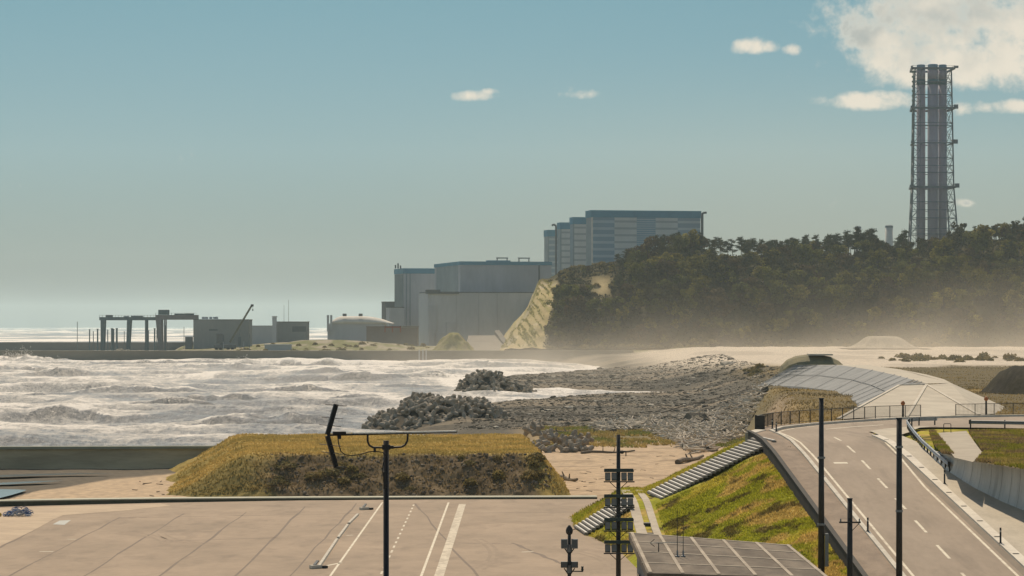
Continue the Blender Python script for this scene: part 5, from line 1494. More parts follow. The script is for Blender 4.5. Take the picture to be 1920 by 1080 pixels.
# lattice: four legs, tapering
lv_ = [zy(470), zy(440), zy(410), zy(380), zy(352), zy(325), zy(298), zy(270), zy(238), zy(205), zy(180), zy(156), zy(132)]
def legs(z):
    y = HY - (z - CZ) / mpx
    xl = ip(np.array([y]), [(130, 1711), (205, 1709), (352, 1706.5), (470, 1700)])[0]; xr = ip(np.array([y]), [(130, 1779), (205, 1780.5), (352, 1783), (470, 1792)])[0]
    a, b_ = (xl - 960) * mpx, (xr - 960) * mpx; h = (b_ - a) / 2; m_ = (a + b_) / 2
    return [Vector((m_ - h, d_ - h, z)), Vector((m_ + h, d_ - h * .9, z)), Vector((m_ + h * .93, d_ + h, z)), Vector((m_ - h * .80, d_ + h, z))]
LG = [legs(z) for z in lv_]
for k in range(4):
    mb = MB(O)
    for a, b_ in zip(LG, LG[1:]): mb.tube(a[k], b_[k], .50, .46, 8)
    mb.build('leg', m_lat, r)
for k in range(4):
    mb = MB(O); j = (k + 1) % 4
    for a, b_ in zip(LG, LG[1:]):
        a2 = a[k].lerp(b_[k], .5); b2 = a[j].lerp(b_[j], .5)
        ins = .16 if k in (0, 2) else .5
        if k in (0, 2):   # broad faces: bracing stays beside the legs so that the flues show between
            for u, v in ((a[k], a[j]), (a[j], a[k])):
                e = u.lerp(v, .17); f_ = (b_[k] if u is a[k] else b_[j]).lerp(b_[j] if u is a[k] else b_[k], .17); uu = b_[k] if u is a[k] else b_[j]
                mid = e.lerp(f_, .5)
                mb.tube(u, mid, .15, n=5); mb.tube(mid, uu, .15, n=5); mb.tube(e, f_, .15, n=5); mb.tube(u.lerp(uu, .5), mid, .13, n=5)
            mb.tube(a[k], a[j], .28, n=5)
        else:
            mid = (a[k] + a[j] + b_[k] + b_[j]) / 4
            mb.tube(a[k], b_[j], .2, n=5); mb.tube(a[j], b_[k], .2, n=5); mb.tube(a[k], a[j], .24, n=5)
    mb.build('bracing', m_lat, r)
for y, th, ex in ((131, 1.6, 2.0), (205, 1.8, 1.4), (270, .9, .8), (352, 1.6, 1.2), (312, .5, 0), (232, .5, 0), (395, .5, 0), (430, .5, 0)):
    z = zy(y); q_ = legs(z); mb = MB(O); g = ex
    outer = [(q_[0].x - g, q_[0].y - g), (q_[1].x + g, q_[1].y - g), (q_[2].x + g, q_[2].y + g), (q_[3].x - g, q_[3].y + g)]
    for i in range(4):
        a, b_ = outer[i], outer[(i + 1) % 4]; mb.bar((a[0], a[1], z), (b_[0], b_[1], z), .7 if ex else .4, th * .8 if ex else .35)
    if ex:
        for dx in (-.18, .18):
            mb.bar((cx + dx * 40, q_[0].y, z), (cx + dx * 40, q_[2].y, z), .8, th * .7)
        for i in range(4):
            a, b_ = outer[i], outer[(i + 1) % 4]; mb.bar((a[0], a[1], z + 1.6), (b_[0], b_[1], z + 1.6), .16, .16)
    mb.build('platform', m_lat, r)
    if y in (205, 270, 352, 131):
        mb = MB(O); mb.box((outer[1][0] + .8, outer[1][1], z + .8), (2.6, 2.2, 2.6 if y != 131 else 1.4)); mb.box((outer[0][0] - .3, outer[0][1], z + .6), (1.2, 1.6, 1.4)); mb.build('cabin', m_lat, r)
mb = MB(O)
x0 = (1709 - 960) * mpx
zz = zy(350)
while zz < zy(136):
    mb.box((x0 - .6, d_ - 11.6, zz), (1.5, 1.0, 1.1)); zz += 3.0
mb.tube((x0 - .6, d_ - 11.6, zy(352)), (x0 - .6, d_ - 11.6, zy(132)), .25, n=5); mb.build('ladder_cage', mat('ladder_green', (.16, .22, .19), (.12, .17, .15), scale=.5), r)

# --- white tanks behind the wood
for px, yt, rp, d_, lab in ((1667, 422, 7.2, 1900, 'white cylindrical tank top rising behind the pines left of the stack'), (1609, 424, 5.5, 1950, 'hazy pale tank top barely showing above the pines')):
    p = P(px, yt, d_); rr = rp * d_ / F; r = thing('storage_tank', lab, 'tank', (p.x, d_, 45)); mb = MB(r.location)
    mb.lathe((p.x, d_, 0), [(rr, 45), (rr, p.z - 1.6)], 20); mb.build('tank_wall', m_wh, r, smooth=True)
    mb = MB(r.location); mb.lathe((p.x, d_, 0), [(rr * 1.04, p.z - 1.6), (rr * 1.04, p.z - .5), (rr * .7, p.z), (.1, p.z + .1)], 20); mb.build('tank_roof', m_bluel, r)

# --- gantry cranes and dolphins
m_crane = mat('crane_paint', (0.098, 0.143, 0.15), (0.077, 0.112, 0.12), scale=.4, rough=.6)
m_cranel = mat('crane_paint_light', (.20, .19, .185), (.16, .155, .15), scale=.4, rough=.6)
def gx(px, d): return (px - 960) / F * d
def zz_(py, d): return CZ - (py - HY) / F * d
d_ = 1740
def gantry(label, x0, x1, yb, yt, legs_, mleg, extras, base):
    r = thing('gantry_crane', label, 'gantry crane', (gx(x0, d_), d_, 4.0)); O = r.location
    for dy in (-4, 4):
        mb = MB(O); mb.box(((gx(x0, d_) + gx(x1, d_)) / 2, d_ + dy, (zz_(yb, d_) + zz_(yt, d_)) / 2), (gx(x1, d_) - gx(x0, d_), 1.2, zz_(yt, d_) - zz_(yb, d_))); mb.build('girder', m_crane if mleg is m_crane else m_cranel, r)
    mb = MB(O)
    for px in np.arange(x0, x1, 6.0): mb.box((gx(px, d_), d_ - 4, zz_(yt, d_) + .5), (.15, .15, 1.1))
    mb.bar((gx(x0, d_), d_ - 4, zz_(yt, d_) + 1.1), (gx(x1, d_), d_ - 4, zz_(yt, d_) + 1.1), .12, .12); mb.build('handrail', m_crane, r)
    for (a, b_, w0, w1) in legs_:
        for dy in (-4, 4):
            mb = MB(O); z0, z1 = base, zz_(yb, d_)
            loft(mb, [[Vector((gx(b_, d_) - w1 / 2, d_ + dy - .6, z0)), Vector((gx(b_, d_) + w1 / 2, d_ + dy - .6, z0)), Vector((gx(b_, d_) + w1 / 2, d_ + dy + .6, z0)), Vector((gx(b_, d_) - w1 / 2, d_ + dy + .6, z0))],
                      [Vector((gx(a, d_) - w0 / 2, d_ + dy - .6, z1)), Vector((gx(a, d_) + w0 / 2, d_ + dy - .6, z1)), Vector((gx(a, d_) + w0 / 2, d_ + dy + .6, z1)), Vector((gx(a, d_) - w0 / 2, d_ + dy + .6, z1))]])
            mb.build('leg', mleg, r)
    for nm, px, py, w_, h_ in extras:
        mb = MB(O); mb.box((gx(px, d_), d_ - 2, zz_(py, d_)), (w_, 5, h_)); mb.build(nm, m_crane, r, bevel=.2)
gantry('long low dark gantry crane, left of the pair on the quay', 188, 293, 600.5, 594.5, ((194, 193, 2.2, 1.6), (243, 240.5, 2.0, 1.4), (275, 275, .9, .9)), m_crane,
       (('trolley', 206, 593, 3.6, 1.6), ('winch_house', 258, 594, 7, 1.2), ('winch_house', 238, 594.2, 3, 1.0)), 3.5)
gantry('taller gantry crane with a machinery house, right of the pair on the quay', 293, 371, 599.5, 590.5, ((299, 302, 3.4, 2.0), (310, 310, .7, .7), (368, 368, 1.2, 1.0)), m_cranel,
       (('machinery_house', 308, 585.5, 6.2, 3.0), ('trolley', 338, 589.5, 6, 1.0), ('trolley', 356, 589.5, 5, 1.2)), 3.5)
q = np.random.default_rng(12)
for px, yt, w_ in ((145, 603, .35), (168, 619, .7), (175, 621, .5), (183, 618, .9), (202, 618, .6), (210, 617, 1.2), (213, 618, .8), (219, 617, 1.1), (233, 621, .4), (278, 621, .8), (290, 617, .9), (294, 618, .5), (310, 610, .5), (345, 613, .3)):
    dd = 1720 + q.uniform(-25, 40); r = thing('mooring_pile', 'thin dark pile standing on the quay among the gantry crane legs', 'pile', (gx(px, dd), dd, 3.0), 'piles around the gantry cranes'); mb = MB(r.location)
    mb.tube((gx(px, dd), dd, 3.0), (gx(px, dd), dd, zz_(yt, dd)), w_ * .55, w_ * .5, 8); mb.build('shaft', m_crane, r)
    if w_ > .6:
        mb = MB(r.location); mb.tube((gx(px, dd), dd, zz_(yt, dd)), (gx(px, dd), dd, zz_(yt, dd) + .5), w_ * .7, n=8); mb.build('cap', m_crane, r)
# quay slab the cranes stand on
mb = MB(); mb.box((gx(265, 1745), 1745, 1.2), (62, 50, 5.2)); tag(mb.build('quay', mat('quay_concrete', (.13, .13, .12), (.20, .19, .165), scale=.2)), kind='structure')
# --- grey warehouse, low sheds
def shed(name, label, cat, pxl, pxr, yt, d_, depth, m, mr=None, details=()):
    zt = zz_(yt, d_); x0, x1 = gx(pxl, d_), gx(pxr, d_)
    r = thing(name, label, cat, ((x0 + x1) / 2, d_, 4)); O = r.location
    mb = MB(O); mb.box(((x0 + x1) / 2, d_ + depth / 2, (2.5 + zt) / 2), (x1 - x0, depth, zt - 2.5)); mb.build('wall', m, r)
    mb = MB(O); mb.box(((x0 + x1) / 2, d_ + depth / 2, zt + .2), (x1 - x0 + .5, depth + .5, .4)); mb.build('roof', mr or m_dkw, r)
    for nm, a, b_, c_, e_, mm in details:
        mb = MB(O); mb.box(((gx(a, d_) + gx(b_, d_)) / 2, d_ - .1, (zz_(c_, d_) + zz_(e_, d_)) / 2), (gx(b_, d_) - gx(a, d_), .3, zz_(c_, d_) - zz_(e_, d_))); mb.build(nm, mm, r)
    return r
r = shed('warehouse', 'plain grey box warehouse behind the leaning crane boom', 'warehouse', 362.5, 466, 600, 1690, 24, mat('warehouse_grey', (.23, .24, .235), (.20, .21, .205), scale=.08, stretch=(1, 1, .3)), None, (('door', 447, 452, 632, 648, m_dkw), ('sign_panel', 392, 408, 617, 620, m_dkw), ('side_door', 412, 420, 628, 646, m_dkw)))
mb = MB(r.location)
for px in (378, 384, 392, 399, 403): mb.box((gx(px, 1690), 1700, zz_(598, 1690) + .6), (1.6, 2, 1.3))
mb.build('roof_equipment', m_wall2, r)
shed('control_house', 'small grey block house with a dark flat roof right of the crane boom', 'building', 518, 577, 604, 1840, 14, MATS['warehouse_grey'], m_dkw, (('door', 548, 574, 612, 622, m_dkw),))
shed('silo_tower', 'slim pale tower at the left end of the small block house', 'tower', 510.5, 518, 594, 1835, 4, m_wall2, m_wall)
shed('pipe_bridge', 'long thin pipe bridge running along the water behind the warehouse', 'pipe bridge', 466, 514, 611.5, 1900, 2, m_wall, m_wall)
shed('brown_warehouse', 'brownish low warehouse with a red and white frame in front of the halls', 'warehouse', 687, 783, 613, 1745, 18, mat('brown_cladding', (.24, .20, .17), (.20, .165, .14), scale=.1), mat('rust_roof', (.20, .15, .125), scale=.2),
     (('red_frame', 721, 752, 611.5, 614.5, mat('red_paint', (.36, .09, .06), scale=.5)), ('red_post', 721, 723, 611, 623, MATS['red_paint']), ('red_post', 735, 737, 611, 623, MATS['red_paint']), ('red_post', 750, 752, 611, 623, MATS['red_paint']), ('white_beam', 752, 783, 611, 613.5, m_wh)))
shed('low_shed', 'low pale shed beside the fence at the foot of the grassy rise', 'shed', 496, 545, 647, 1560, 8, m_wall, m_wall2)
shed('small_hut', 'tiny dark hut left of the grey warehouse', 'hut', 347, 360, 632, 1690, 5, m_dkw, m_wall)
# domed white store
r = thing('domed_store', 'white barrel domed store building with boxes on its roof', 'storage building', (gx(675, 1800), 1800, 5)); O = r.location
mb = MB(O); mb.box((gx(668, 1800), 1808, 11.6), (gx(722, 1800) - gx(614, 1800), 16, 17)); mb.build('wall', m_wall2, r)
mb = MB(O); x0, x1 = gx(622, 1800), gx(738, 1800); z0 = zz_(606, 1800); hh = zz_(592, 1800) - z0
secs = []
for k in np.linspace(0, 1, 15):
    x = x0 + (x1 - x0) * k; e = max(.05, 1 - max(0, (k - .45) / .55) ** 2.2) if k > .45 else max(.35, min(1, k / .18 + .4))
    secs.append([Vector((x, 1807 - 8 * math.cos(a), z0 - .2 + hh * e * math.sin(a))) for a in np.linspace(0, math.pi, 9)])
loft(mb, secs); mb.build('dome_roof', mat('dome_white', (.60, .57, .50), (.53, .50, .44), scale=.2), r, smooth=True)
mb = MB(O)
for px in (646, 676): mb.box((gx(px, 1800), 1801, zz_(590.5, 1800)), (2.4, 2.5, 1.6))
mb.build('roof_box', m_dkw, r)
mb = MB(O)
for px in (615, 621): mb.box((gx(px, 1798), 1798, zz_(606, 1798)), (1.3, 1.3, 10))
mb.build('corner_post', m_wall, r)
# mobile crane
d_ = 1600
r = thing('mobile_crane', 'mobile crane with a long leaning boom in front of the warehouse', 'crane', (gx(418, d_), d_, 5)); O = r.location
mb = MB(O); mb.bar((gx(431, d_), d_, zz_(642, d_)), (gx(472.5, d_), d_, zz_(572, d_)), .9, 1.0); mb.build('boom', mat('boom_paint', (.13, .125, .09), (.10, .095, .07), scale=.5), r)
mb = MB(O); mb.bar((gx(470.5, d_), d_, zz_(572.5, d_)), (gx(475.5, d_), d_, zz_(572.8, d_)), .9, 1.2); mb.build('boom_head', m_dkw, r)
mb = MB(O); mb.tube((gx(474, d_), d_, zz_(573, d_)), (gx(474, d_), d_, zz_(580, d_)), .07, n=5); mb.box((gx(474, d_), d_, zz_(581, d_)), (.6, .5, 1.1)); mb.build('hook_block', m_dkw, r)
mb = MB(O); mb.box((gx(412, d_), d_, zz_(634, d_)), (3.4, 3, 5.6)); mb.build('cab', m_dkw, r, bevel=.3)
mb = MB(O); mb.box((gx(422, d_), d_, zz_(650, d_)), (12, 3, 2.2)); mb.build('chassis', m_dkw, r, bevel=.2)
for px in (406, 414, 428, 436):
    mb = MB(O); mb.tube((gx(px, d_), d_ - 1.7, zz_(654, d_)), (gx(px, d_), d_ + 1.7, zz_(654, d_)), .75, n=12); mb.build('wheel', m_black, r)
# masts and posts
for px, yt, d_, w_, lab in ((532.5, 572, 1845, .22, 'thin radio mast on the roof of the small block house, left one'), (541, 562, 1850, .25, 'tallest thin radio mast behind the small block house'), (984, 624, 1560, .35, 'dark post standing on the grassy cliff face'), (419, 641, 1500, .25, 'pale post at the sea wall in front of the mobile crane'),
                            (467.5, 626, 1560, .3, 'post at the right corner of the grey warehouse'), (450, 618, 1580, .25, 'post right of the crane boom foot'), (457, 640, 1540, .25, 'short pale post right of the mobile crane')):
    z0 = gz(gx(px, d_), d_) - .5 if px != 984 else 7
    r = thing('mast_post', lab, 'mast', (gx(px, d_), d_, z0)); mb = MB(r.location); mb.tube((gx(px, d_), d_, z0), (gx(px, d_), d_, zz_(yt, d_)), w_ * .6, w_ * .4, 6); mb.build('pole', m_wall if px in (419, 457) else m_crane, r)
    if px == 984:
        mb = MB(r.location); mb.box((gx(px, d_), d_, zz_(628, d_)), (.9, .6, 2.0)); mb.build('head', m_crane, r)
# pale heaps and the gravel ramp in front of the hall
c = P(852, 655, 1540); heap('grass_heap', 'yellow grassed heap in front of the wide hall', 'heap', c.x, c.y, 12.5, 18, 9.5, c.z - .5, ((.30, .26, .13), (.22, .21, .08)), 331, .25, .12)
for i, (px, py, rr, hh) in enumerate(((225, 651, 5, 2.4), (240, 652, 4, 2.0), (262, 651, 5, 1.6), (580, 655, 6, 1.5), (620, 655, 7, 1.3), (742, 655, 5, 1.6))):
    c = P(px, py, 1510); o = heap('rubble_heap', 'pale rubble heap on the harbour land behind the far sea wall', 'heap', c.x, c.y, rr, rr, hh, 4.8, ((.34, .31, .26), (.16, .15, .12)), 340 + i, .4, .1); o['group'] = 'rubble heaps on the harbour land'
rp_ = [P(872, 658, 1530), P(952, 658, 1530), P(938, 628, 1640), P(878, 629, 1640)]
mb = MB(); mb.add([Vector((v.x, v.y, z)) for v, z in zip(rp_, (5.6, 5.6, 13.4, 13.2))] + [Vector((v.x, v.y, 2)) for v in rp_], [(0, 1, 2, 3), (0, 4, 5, 1), (1, 5, 6, 2), (2, 6, 7, 3), (3, 7, 4, 0)])
tag(mb.build('gravel_ramp', mat('ramp_gravel', (.17, .15, .12), (.14, .122, .095), scale=.1)), kind='structure')
r = thing('retaining_strip', 'dark slanting retaining strip between the gravel ramp and the grassy cliff', 'retaining wall', P(945, 640, 1560)); mb = MB(r.location)
pts = [P(931, 621, 1645), P(945, 640, 1580), P(966, 657, 1525)]; loft(mb, [[p + Vector((-1.2, 0, -6)), p + Vector((-1.2, 0, .2)), p + Vector((1.4, 0, .8)), p + Vector((1.4, 0, -6))] for p in pts]); mb.build('strip_wall', m_dkconc, r)
for px, d_ in ((786, 1468), (793, 1468), (799, 1468)):
    r = thing('wall_ladder', 'pale ladder post standing against the far sea wall', 'ladder', (gx(px, d_), d_, -1), 'ladder posts on the far sea wall'); mb = MB(r.location); mb.box((gx(px, d_), d_, 2.8), (.5, .8, 8)); mb.build('post', m_wall2, r)

# ================================================================== the wooded hill
RIDGE = [(900, 5), (1012, 44), (1030, 44), (1060, 50), (1100, 52), (1150, 53.5), (1200, 56), (1240, 62.5), (1310, 62.5), (1345, 57.5), (1440, 57.5), (1500, 60), (1530, 57), (1640, 58), (1700, 60), (1760, 63), (1800, 65), (1920, 68.5), (2100, 70), (2300, 68)]
def hill_fn(X, Y):
    px = 960 + F * X / Y
    rg = ip(px, RIDGE)
    n = (fbm(X / 22, Y / 22, 701, 4) - .5)
    s = np.clip((Y - 1500 - n * 18) / 128, 0, 1.0)
    front = 7.2 + (rg - 7.2) * (s * (1.55 - .55 * s))
    left = 6 + (X + 5.5 + (Y - 1560) * .02 + n * 9) * ip(px, [(900, 1.0), (985, 1.25), (1035, 1.9), (2000, 1.9)])
    z = np.minimum(front + n * 5 * sstep(0, .2, s), left)
    z = z - sstep(1700, 1990, Y) * 12
    z = np.minimum(z, rg + 1.5)
    return X, Y, z + (fbm(X / 5, Y / 5, 703, 3) - .5) * 1.8
def hill_uv(A, B_): return hill_fn(A * B_, B_)
hv, hf = grid(np.concatenate([np.linspace(-.006, .03, 70)[:-1], np.linspace(.03, .30, 230)]), np.concatenate([np.arange(1488, 1660, 2.0), np.linspace(1662, 2000, 30)]), hill_uv)
hX, hY = hv[:, 0].astype(float), hv[:, 1].astype(float); hpx = 960 + F * hX / hY
k1 = fbm(hX / 6, hY / 10, 711, 4); k2 = fbm(hX / 1.4 + hv[:, 2] * .5, hY / 20, 713, 4)
under = mixc(np.broadcast_to(np.array((.055, .055, .024)), (len(hX), 3)), np.array((.085, .07, .032)), sstep(.4, .6, k1))
cl = mixc(np.broadcast_to(np.array((.50, .40, .21)), (len(hX), 3)), np.array((.42, .365, .15)), sstep(.42, .66, k2)); cl = mixc(cl, np.array((.55, .46, .30)), sstep(.56, .68, k1))
edge = 1020 + 27 * np.clip((hv[:, 2] - 6) / 38, 0, 1) + (k1 - .5) * 14
isc = sstep(4, -4, hpx - edge) * sstep(46, 40, hv[:, 2])
hc = mixc(under, cl, isc)
hc = mixc(hc, np.array((.50, .40, .22)), np.exp(-((hpx - 1127) / 20) ** 2 - ((hv[:, 2] - 40) / 6) ** 2) * .9)
tag(np_mesh('hill', hv, hf, m_slope, cols=hc, smooth=True), kind='structure')
def hz(x, y): return float(hill_fn(np.array([x]), np.array([float(y)]))[2][0])

# ------------------------------------------------------------------ trees
m_bark = mat('bark', (.075, .055, .04), (.045, .035, .027), scale=1.5, rough=.95)
def branchy(mb, p0, h, r0, q, spread, nb, lo=.35):
    top = p0 + Vector((q.normal() * .3, q.normal() * .3, h)); mids = [p0.lerp(top, k) + Vector((q.normal() * .12, q.normal() * .12, 0)) * (k > 0) for k in (0, .35, .7, 1)]
    for i in range(3): mb.tube(mids[i], mids[i + 1], r0 * (1 - .28 * i), r0 * (1 - .28 * (i + 1)), 6)
    tips = []
    for i in range(nb):
        k = q.uniform(lo, .95); a = q.uniform(0, 6.28); s = p0.lerp(top, k); e = s + Vector((math.cos(a), math.sin(a), q.uniform(.15, .6))) * spread * q.uniform(.6, 1.1)
        mb.tube(s, e, r0 * .32, r0 * .12, 5); tips.append(e)
    return tips + [top]
def broadleaf(seed, h, r, c):
    q = np.random.default_rng(seed); root = thing('broadleaf_tree', 'x', 'tree'); mb = MB(); tips = branchy(mb, Vector((0, 0, -1.0)), h * .8, .22, q, r * .75, 7)
    mb.build('trunk', m_bark, root)
    cs = [np.array(t_) + np.array([0, 0, .2]) for t_ in tips] + [np.array([q.normal() * r * .5, q.normal() * r * .5, h * q.uniform(.25, .95)]) for _ in range(12)]
    ps, cc = [], []
    for cpt in cs:
        n = 75; d = q.normal(size=(n, 3)); d /= np.linalg.norm(d, axis=1)[:, None]
        rad = r * q.uniform(.28, .5); d[:, 2] *= .75
        ps.append(cpt + d * rad * q.uniform(.5, 1, (n, 1))); cc.append(np.broadcast_to(np.array(c) * q.uniform(.55, 1.6), (n, 3)))
    leaves('crown', np.concatenate(ps), .33, np.concatenate(cc), q, root)
    return root
def pine(seed, h, r, c, bare):
    q = np.random.default_rng(seed); root = thing('pine_tree', 'x', 'tree'); mb = MB()
    lean = q.normal() * .08
    pts = [Vector((lean * h * k + q.normal() * .12, q.normal() * .12, h * k - 1.0 * (k == 0))) for k in (0, .3, .6, .85, 1)]
    for i in range(4): mb.tube(pts[i], pts[i + 1], .24 * (1 - .2 * i), .24 * (1 - .2 * (i + 1)), 6)
    ps, cc = [], []
    for i in range(11):
        k = bare + (1 - bare) * (i + .5) / 11; base = Vector((lean * h * k, 0, h * k)); a = q.uniform(0, 6.28); ln = r * (1.15 - .75 * max(0, (k - bare) / (1 - bare)) ** 2) * q.uniform(.55, 1.1)
        e = base + Vector((math.cos(a) * ln, math.sin(a) * ln, ln * .18)); mb.tube(base, e, .09, .03, 5)
        for f_ in (.5, .8, 1.0):
            n = 42; cpt = np.array(base.lerp(e, f_)); d = q.normal(size=(n, 3)) * np.array([.6, .6, .22]) * (r * .34)
            ps.append(cpt + d + np.array([0, 0, .15])); cc.append(np.broadcast_to(np.array(c) * q.uniform(.7, 1.3), (n, 3)))
    n = 60; ps.append(np.array(pts[-1]) + q.normal(size=(n, 3)) * np.array([.5, .5, .3]) * r * .5); cc.append(np.broadcast_to(np.array(c), (n, 3)))
    mb.build('trunk', m_bark, root)
    leaves('crown', np.concatenate(ps), .26, np.concatenate(cc), q, root, flat=.6)
    return root
GRN = [(.11, .105, .02), (.18, .155, .028), (.07, .062, .022), (.21, .175, .038), (.10, .07, .034), (.09, .09, .022)]
BL = [broadleaf(800 + i, 8.5 + .6 * (i % 3), 3.1 + .3 * (i % 2), GRN[i]) for i in range(6)]
PN = [pine(830 + i, 11.5 + i % 3, 3.2 + .3 * (i % 2), ((.035, .045, .018), (.042, .05, .02), (.03, .04, .018), (.05, .055, .022))[i % 4], (.38, .30, .42, .25)[i % 4]) for i in range(5)]
CN = []
q = np.random.default_rng(99)
used = {}
def plant(src, x, y, z, s, label, group, sz=None):
    sc3 = (s, s, s * (sz or q.uniform(.85, 1.15)))
    if src.name not in used:
        used[src.name] = 1; src.location = (x, y, z); src.scale = sc3; src['label'] = label; src['group'] = group; KIDS[src.name] = list(src.children)
        return src
    c_ = copy_tree(src, (x, y, z), q.uniform(0, 6.28), sc3, label); c_['group'] = group
    return c_
# wood on the front slope
cnt = 0
pts_done = []
for tier, (ya, yb, n) in enumerate(((1500, 1520, 50), (1520, 1545, 64), (1545, 1572, 66), (1572, 1610, 70), (1618, 1648, 56))):
    for i in range(n):
        px = 1022 + (1935 - 1022) * (i + q.uniform(.0, 1)) / n; y = q.uniform(ya, yb); x = (px - 960) / F * y
        z = hz(x, y)
        if tier == 4:
            px = (1180 + 150 * q.uniform()) if i < 16 else (1450 + 100 * q.uniform() if i < 24 else 1740 + 200 * q.uniform()); x = (px - 960) / F * y; z = hz(x, y)
        if px < 1018 + 28 * max(0, (z - 6) / 38): continue
        if abs(px - 1127) < 22 and 26 < z < 48: continue
        s = q.uniform(.95, 1.9) * (0.38 if px < 1180 and tier > 1 else 1.0) * (.62 if tier == 0 else .55 if tier == 4 else 1)
        plant(BL[int(q.integers(0, 6))], x, y, z - .4, s, 'rounded broadleaf tree in the dense wood on the hillside', 'broadleaf trees of the hillside wood'); cnt += 1
# pines along the skyline
ps_ = []
for i in range(185):
    px = q.uniform(1236, 1935)
    if 1330 < px < 1440 and q.uniform() < .25: continue
    ps_.append(px)
ps_ += [1689, 1694, 1590, 1600, 1608, 1625, 1630, 1575, 1560, 1640, 1655]
for px in ps_:
    y = q.uniform(1618, 1668); x = (px - 960) / F * y; z = hz(x, y)
    want = ip(np.array([px]), [(1236, 440), (1310, 440), (1330, 448), (1400, 446), (1450, 452), (1500, 446), (1540, 445), (1575, 440), (1620, 432), (1650, 446), (1672, 462), (1692, 432), (1705, 455), (1760, 449), (1790, 440), (1830, 430), (1920, 422), (1940, 421)])[0]
    hh = (CZ + (HY - want) / F * y) - z
    s = max(.35, hh / 12.5) * q.uniform(.86, 1.03)
    i = int(q.integers(0, 5)); plant(PN[i], x, y, z - .3, s, 'dark pine with a bare trunk on the ridge line of the wooded hill', 'pines along the ridge')
# dark pines and firs scattered in the wood
for i in range(52):
    px = q.uniform(1150, 1930); y = q.uniform(1530, 1615); x = (px - 960) / F * y
    plant(PN[i % 5], x, y, hz(x, y) - .3, q.uniform(.65, .95), 'dark pine standing among the lighter broadleaf trees of the wood', 'pines within the wood')
# low shrubs along the cliff top and the foot of the wood
for i in range(120):
    if i < 45: px = q.uniform(1030, 1240); y = q.uniform(1560, 1640)
    else: px = q.uniform(1020, 1930); y = q.uniform(1494, 1506)
    x = (px - 960) / F * y; z = hz(x, y)
    o = SH[i % 3].copy(); COL.objects.link(o); o.name = 'shrub'; s = q.uniform(1.8, 3.4)
    o.location = (x, y, z - .3); o.scale = (s, s, s); o.rotation_euler = (0, 0, q.uniform(0, 6)); tag(o, 'low bush on the cliff top or at the dusty foot of the wood', 'bush', 'bushes around the wood')
# undergrowth fills the gaps
n = 42000
ux = q.uniform(1016, 1945, n); uy = 1496 + q.uniform(0, 1, n) ** .9 * 170; X = (ux - 960) / F * uy
zz2 = hill_fn(X, uy)[2]
kk = (ux > 1016 + 30 * np.clip((zz2 - 6) / 38, 0, 1)) & ~((np.abs(ux - 1127) < 18) & (zz2 > 35) & (zz2 < 46)) & (uy < np.where(ux > 1240, 1630, 1670))
kk2 = fbm(X / 8, uy / 8, 721, 3)[:, None]
cc = np.array((.05, .046, .022)) * (.5 + .9 * kk2)
lump = 1.5 * fbm(X / 5, uy / 5, 723, 3)
o = leaves('undergrowth', (np.stack([X, uy, zz2 + lump * q.uniform(.2, 1, n)], 1))[kk], .55, cc[kk], q); tag(o, kind='stuff')
# grass and tussocks on the bright cliff face
n = 9000
ux = q.uniform(938, 1046, n); uy = q.uniform(1500, 1650, n); X = (ux - 960) / F * uy; zz2 = hill_fn(X, uy)[2]
kk = (ux < 1006 + 30 * np.clip((zz2 - 6) / 38, 0, 1)) & (zz2 > 6) & (fbm(X / 1.4 + zz2 * .5, uy / 20, 713, 4) > .56)
tag(tufts('cliff_grass', np.stack([X, uy, zz2 - .1], 1)[kk], .8, np.broadcast_to(np.array((.34, .31, .11)), (n, 3))[kk], m_grass, blades=4, w=.18), kind='stuff')

# ================================================================== spray and blowing sand, haze
# flying drops over the breakers
mb_p, mb_s = [], []
q = np.random.default_rng(123)
for (px, py, yy, hh, sx, n) in ((22, 684, 1440, 5.0, 9, 1500), (45, 676, 1420, 6.0, 7, 1500), (6, 672, 1430, 4, 5, 700), (100, 676, 1430, 2.5, 12, 700), (110, 705, 1060, 1.6, 7, 250), (300, 690, 1310, 2.0, 18, 300), (900, 712, 905, 3.5, 7, 500), (455, 662, 1462, 3, 7, 200), (820, 702, 1060, 1.6, 8, 220), (490, 784, 612, .8, 4, 120), (640, 745, 720, 1.0, 6, 150)):
    x0 = (px - 960) / F * yy
    dx = q.normal(size=n) * sx * .5; mb_p.append(np.stack([x0 + dx, yy + q.normal(size=n) * 3, .4 + np.abs(q.normal(size=n)) * hh * .45 * np.exp(-(dx / sx) ** 2)], 1)); mb_s.append(q.uniform(.06, .26, n) * (1.3 if yy > 1000 else .7))
sp = np.concatenate(mb_p); ss = np.concatenate(mb_s)
tag(rocks('sea_spray', sp, ss, np.full((len(sp), 3), .7), mat('spray_white', (.95, .88, .78), (.85, .79, .7), scale=2, rough=.8, attr='col')), kind='stuff')

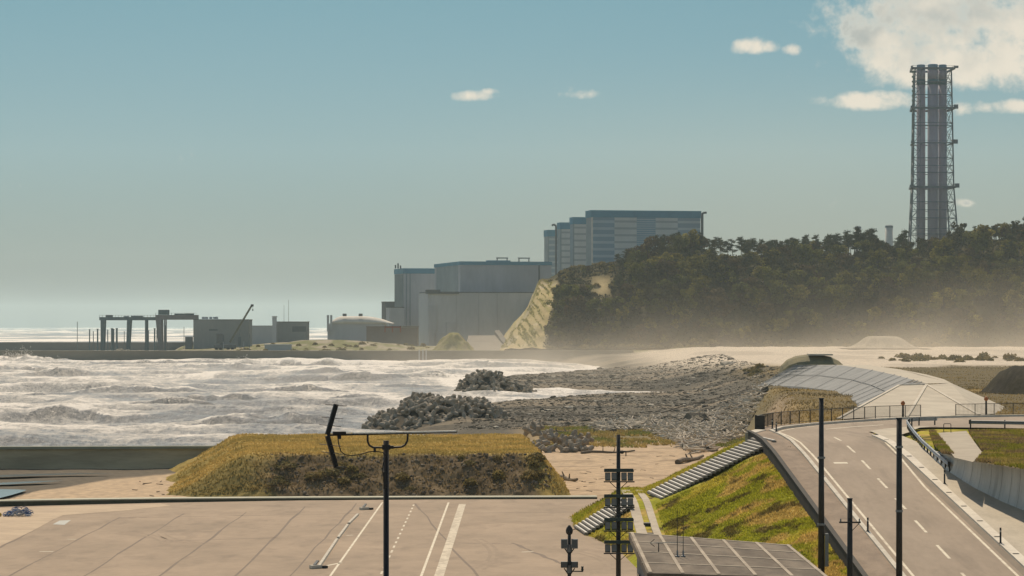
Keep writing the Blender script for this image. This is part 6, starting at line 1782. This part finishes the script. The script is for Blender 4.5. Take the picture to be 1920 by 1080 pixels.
HAZE = 0.000055
MIST = 0.0052
def volmat(name, color, build, aniso):
    m = bpy.data.materials.new(name); m.use_nodes = True; t = NT(m.node_tree)
    m.node_tree.nodes.remove(m.node_tree.nodes['Principled BSDF'])
    v = t.n('ShaderNodeVolumePrincipled'); v.inputs['Color'].default_value = (*color, 1); v.inputs['Anisotropy'].default_value = aniso
    dn = build(t)
    if isinstance(dn, float): v.inputs['Density'].default_value = dn
    else: t.l(dn, v.inputs['Density'])
    t.l(v.outputs[0], m.node_tree.nodes['Material Output'].inputs['Volume'])
    return m
def mist_density(t):
    g = t.n('ShaderNodeTexCoord'); sp_ = t.n('ShaderNodeSeparateXYZ'); t.l(g.outputs['Object'], sp_.inputs[0])
    x, y, z = sp_.outputs
    nz = t.n('ShaderNodeTexNoise', i_Scale=.022, i_Detail=4.0, i_Roughness=.6); mp = t.n('ShaderNodeMapping'); mp.inputs['Scale'].default_value = (1, .35, 1.6)
    t.l(g.outputs['Object'], mp.inputs[0]); t.l(mp.outputs[0], nz.inputs['Vector'])
    top = t.m('ADD', 7.5, t.mr(x, 40.0, 330.0, 0.0, 8.5))      # the cloud of dust stands higher to the right
    fall = t.m('POWER', 2.718, t.m('DIVIDE', t.m('MULTIPLY', z, -1.0), top))
    side = t.m('MULTIPLY', t.mr(x, -105.0, 60.0), t.m('MULTIPLY', t.m('ADD', t.mr(y, 720.0, 980.0, 0.0, 0.22), t.mr(y, 1150.0, 1290.0, 0.0, 0.78)), t.mr(y, 1497.0, 1440.0)))
    lid = t.mr(z, 62.0, 35.0)
    return t.m('MULTIPLY', t.m('MULTIPLY', fall, side), t.m('MULTIPLY', lid, t.m('MULTIPLY', t.mr(nz.outputs[0], .3, .72, .25, 1.5), MIST)))

mb = MB(); mb.box((150, 1105, 33), (520, 800, 66))
o = mb.build('blowing_dust', volmat('dust_volume', (.86, .78, .66), mist_density, .35)); o.name = 'blowing_dust'
tag(o, kind='stuff')
mb = MB(); mb.box((0, 12500, 88), (15000, 25600, 210))
tag(mb.build('haze', volmat('haze_volume', (.74, .92, .96), lambda t: HAZE, .3)), kind='stuff')
SC.cycles.volume_step_rate = 1.0
SC.cycles.volume_max_steps = 256
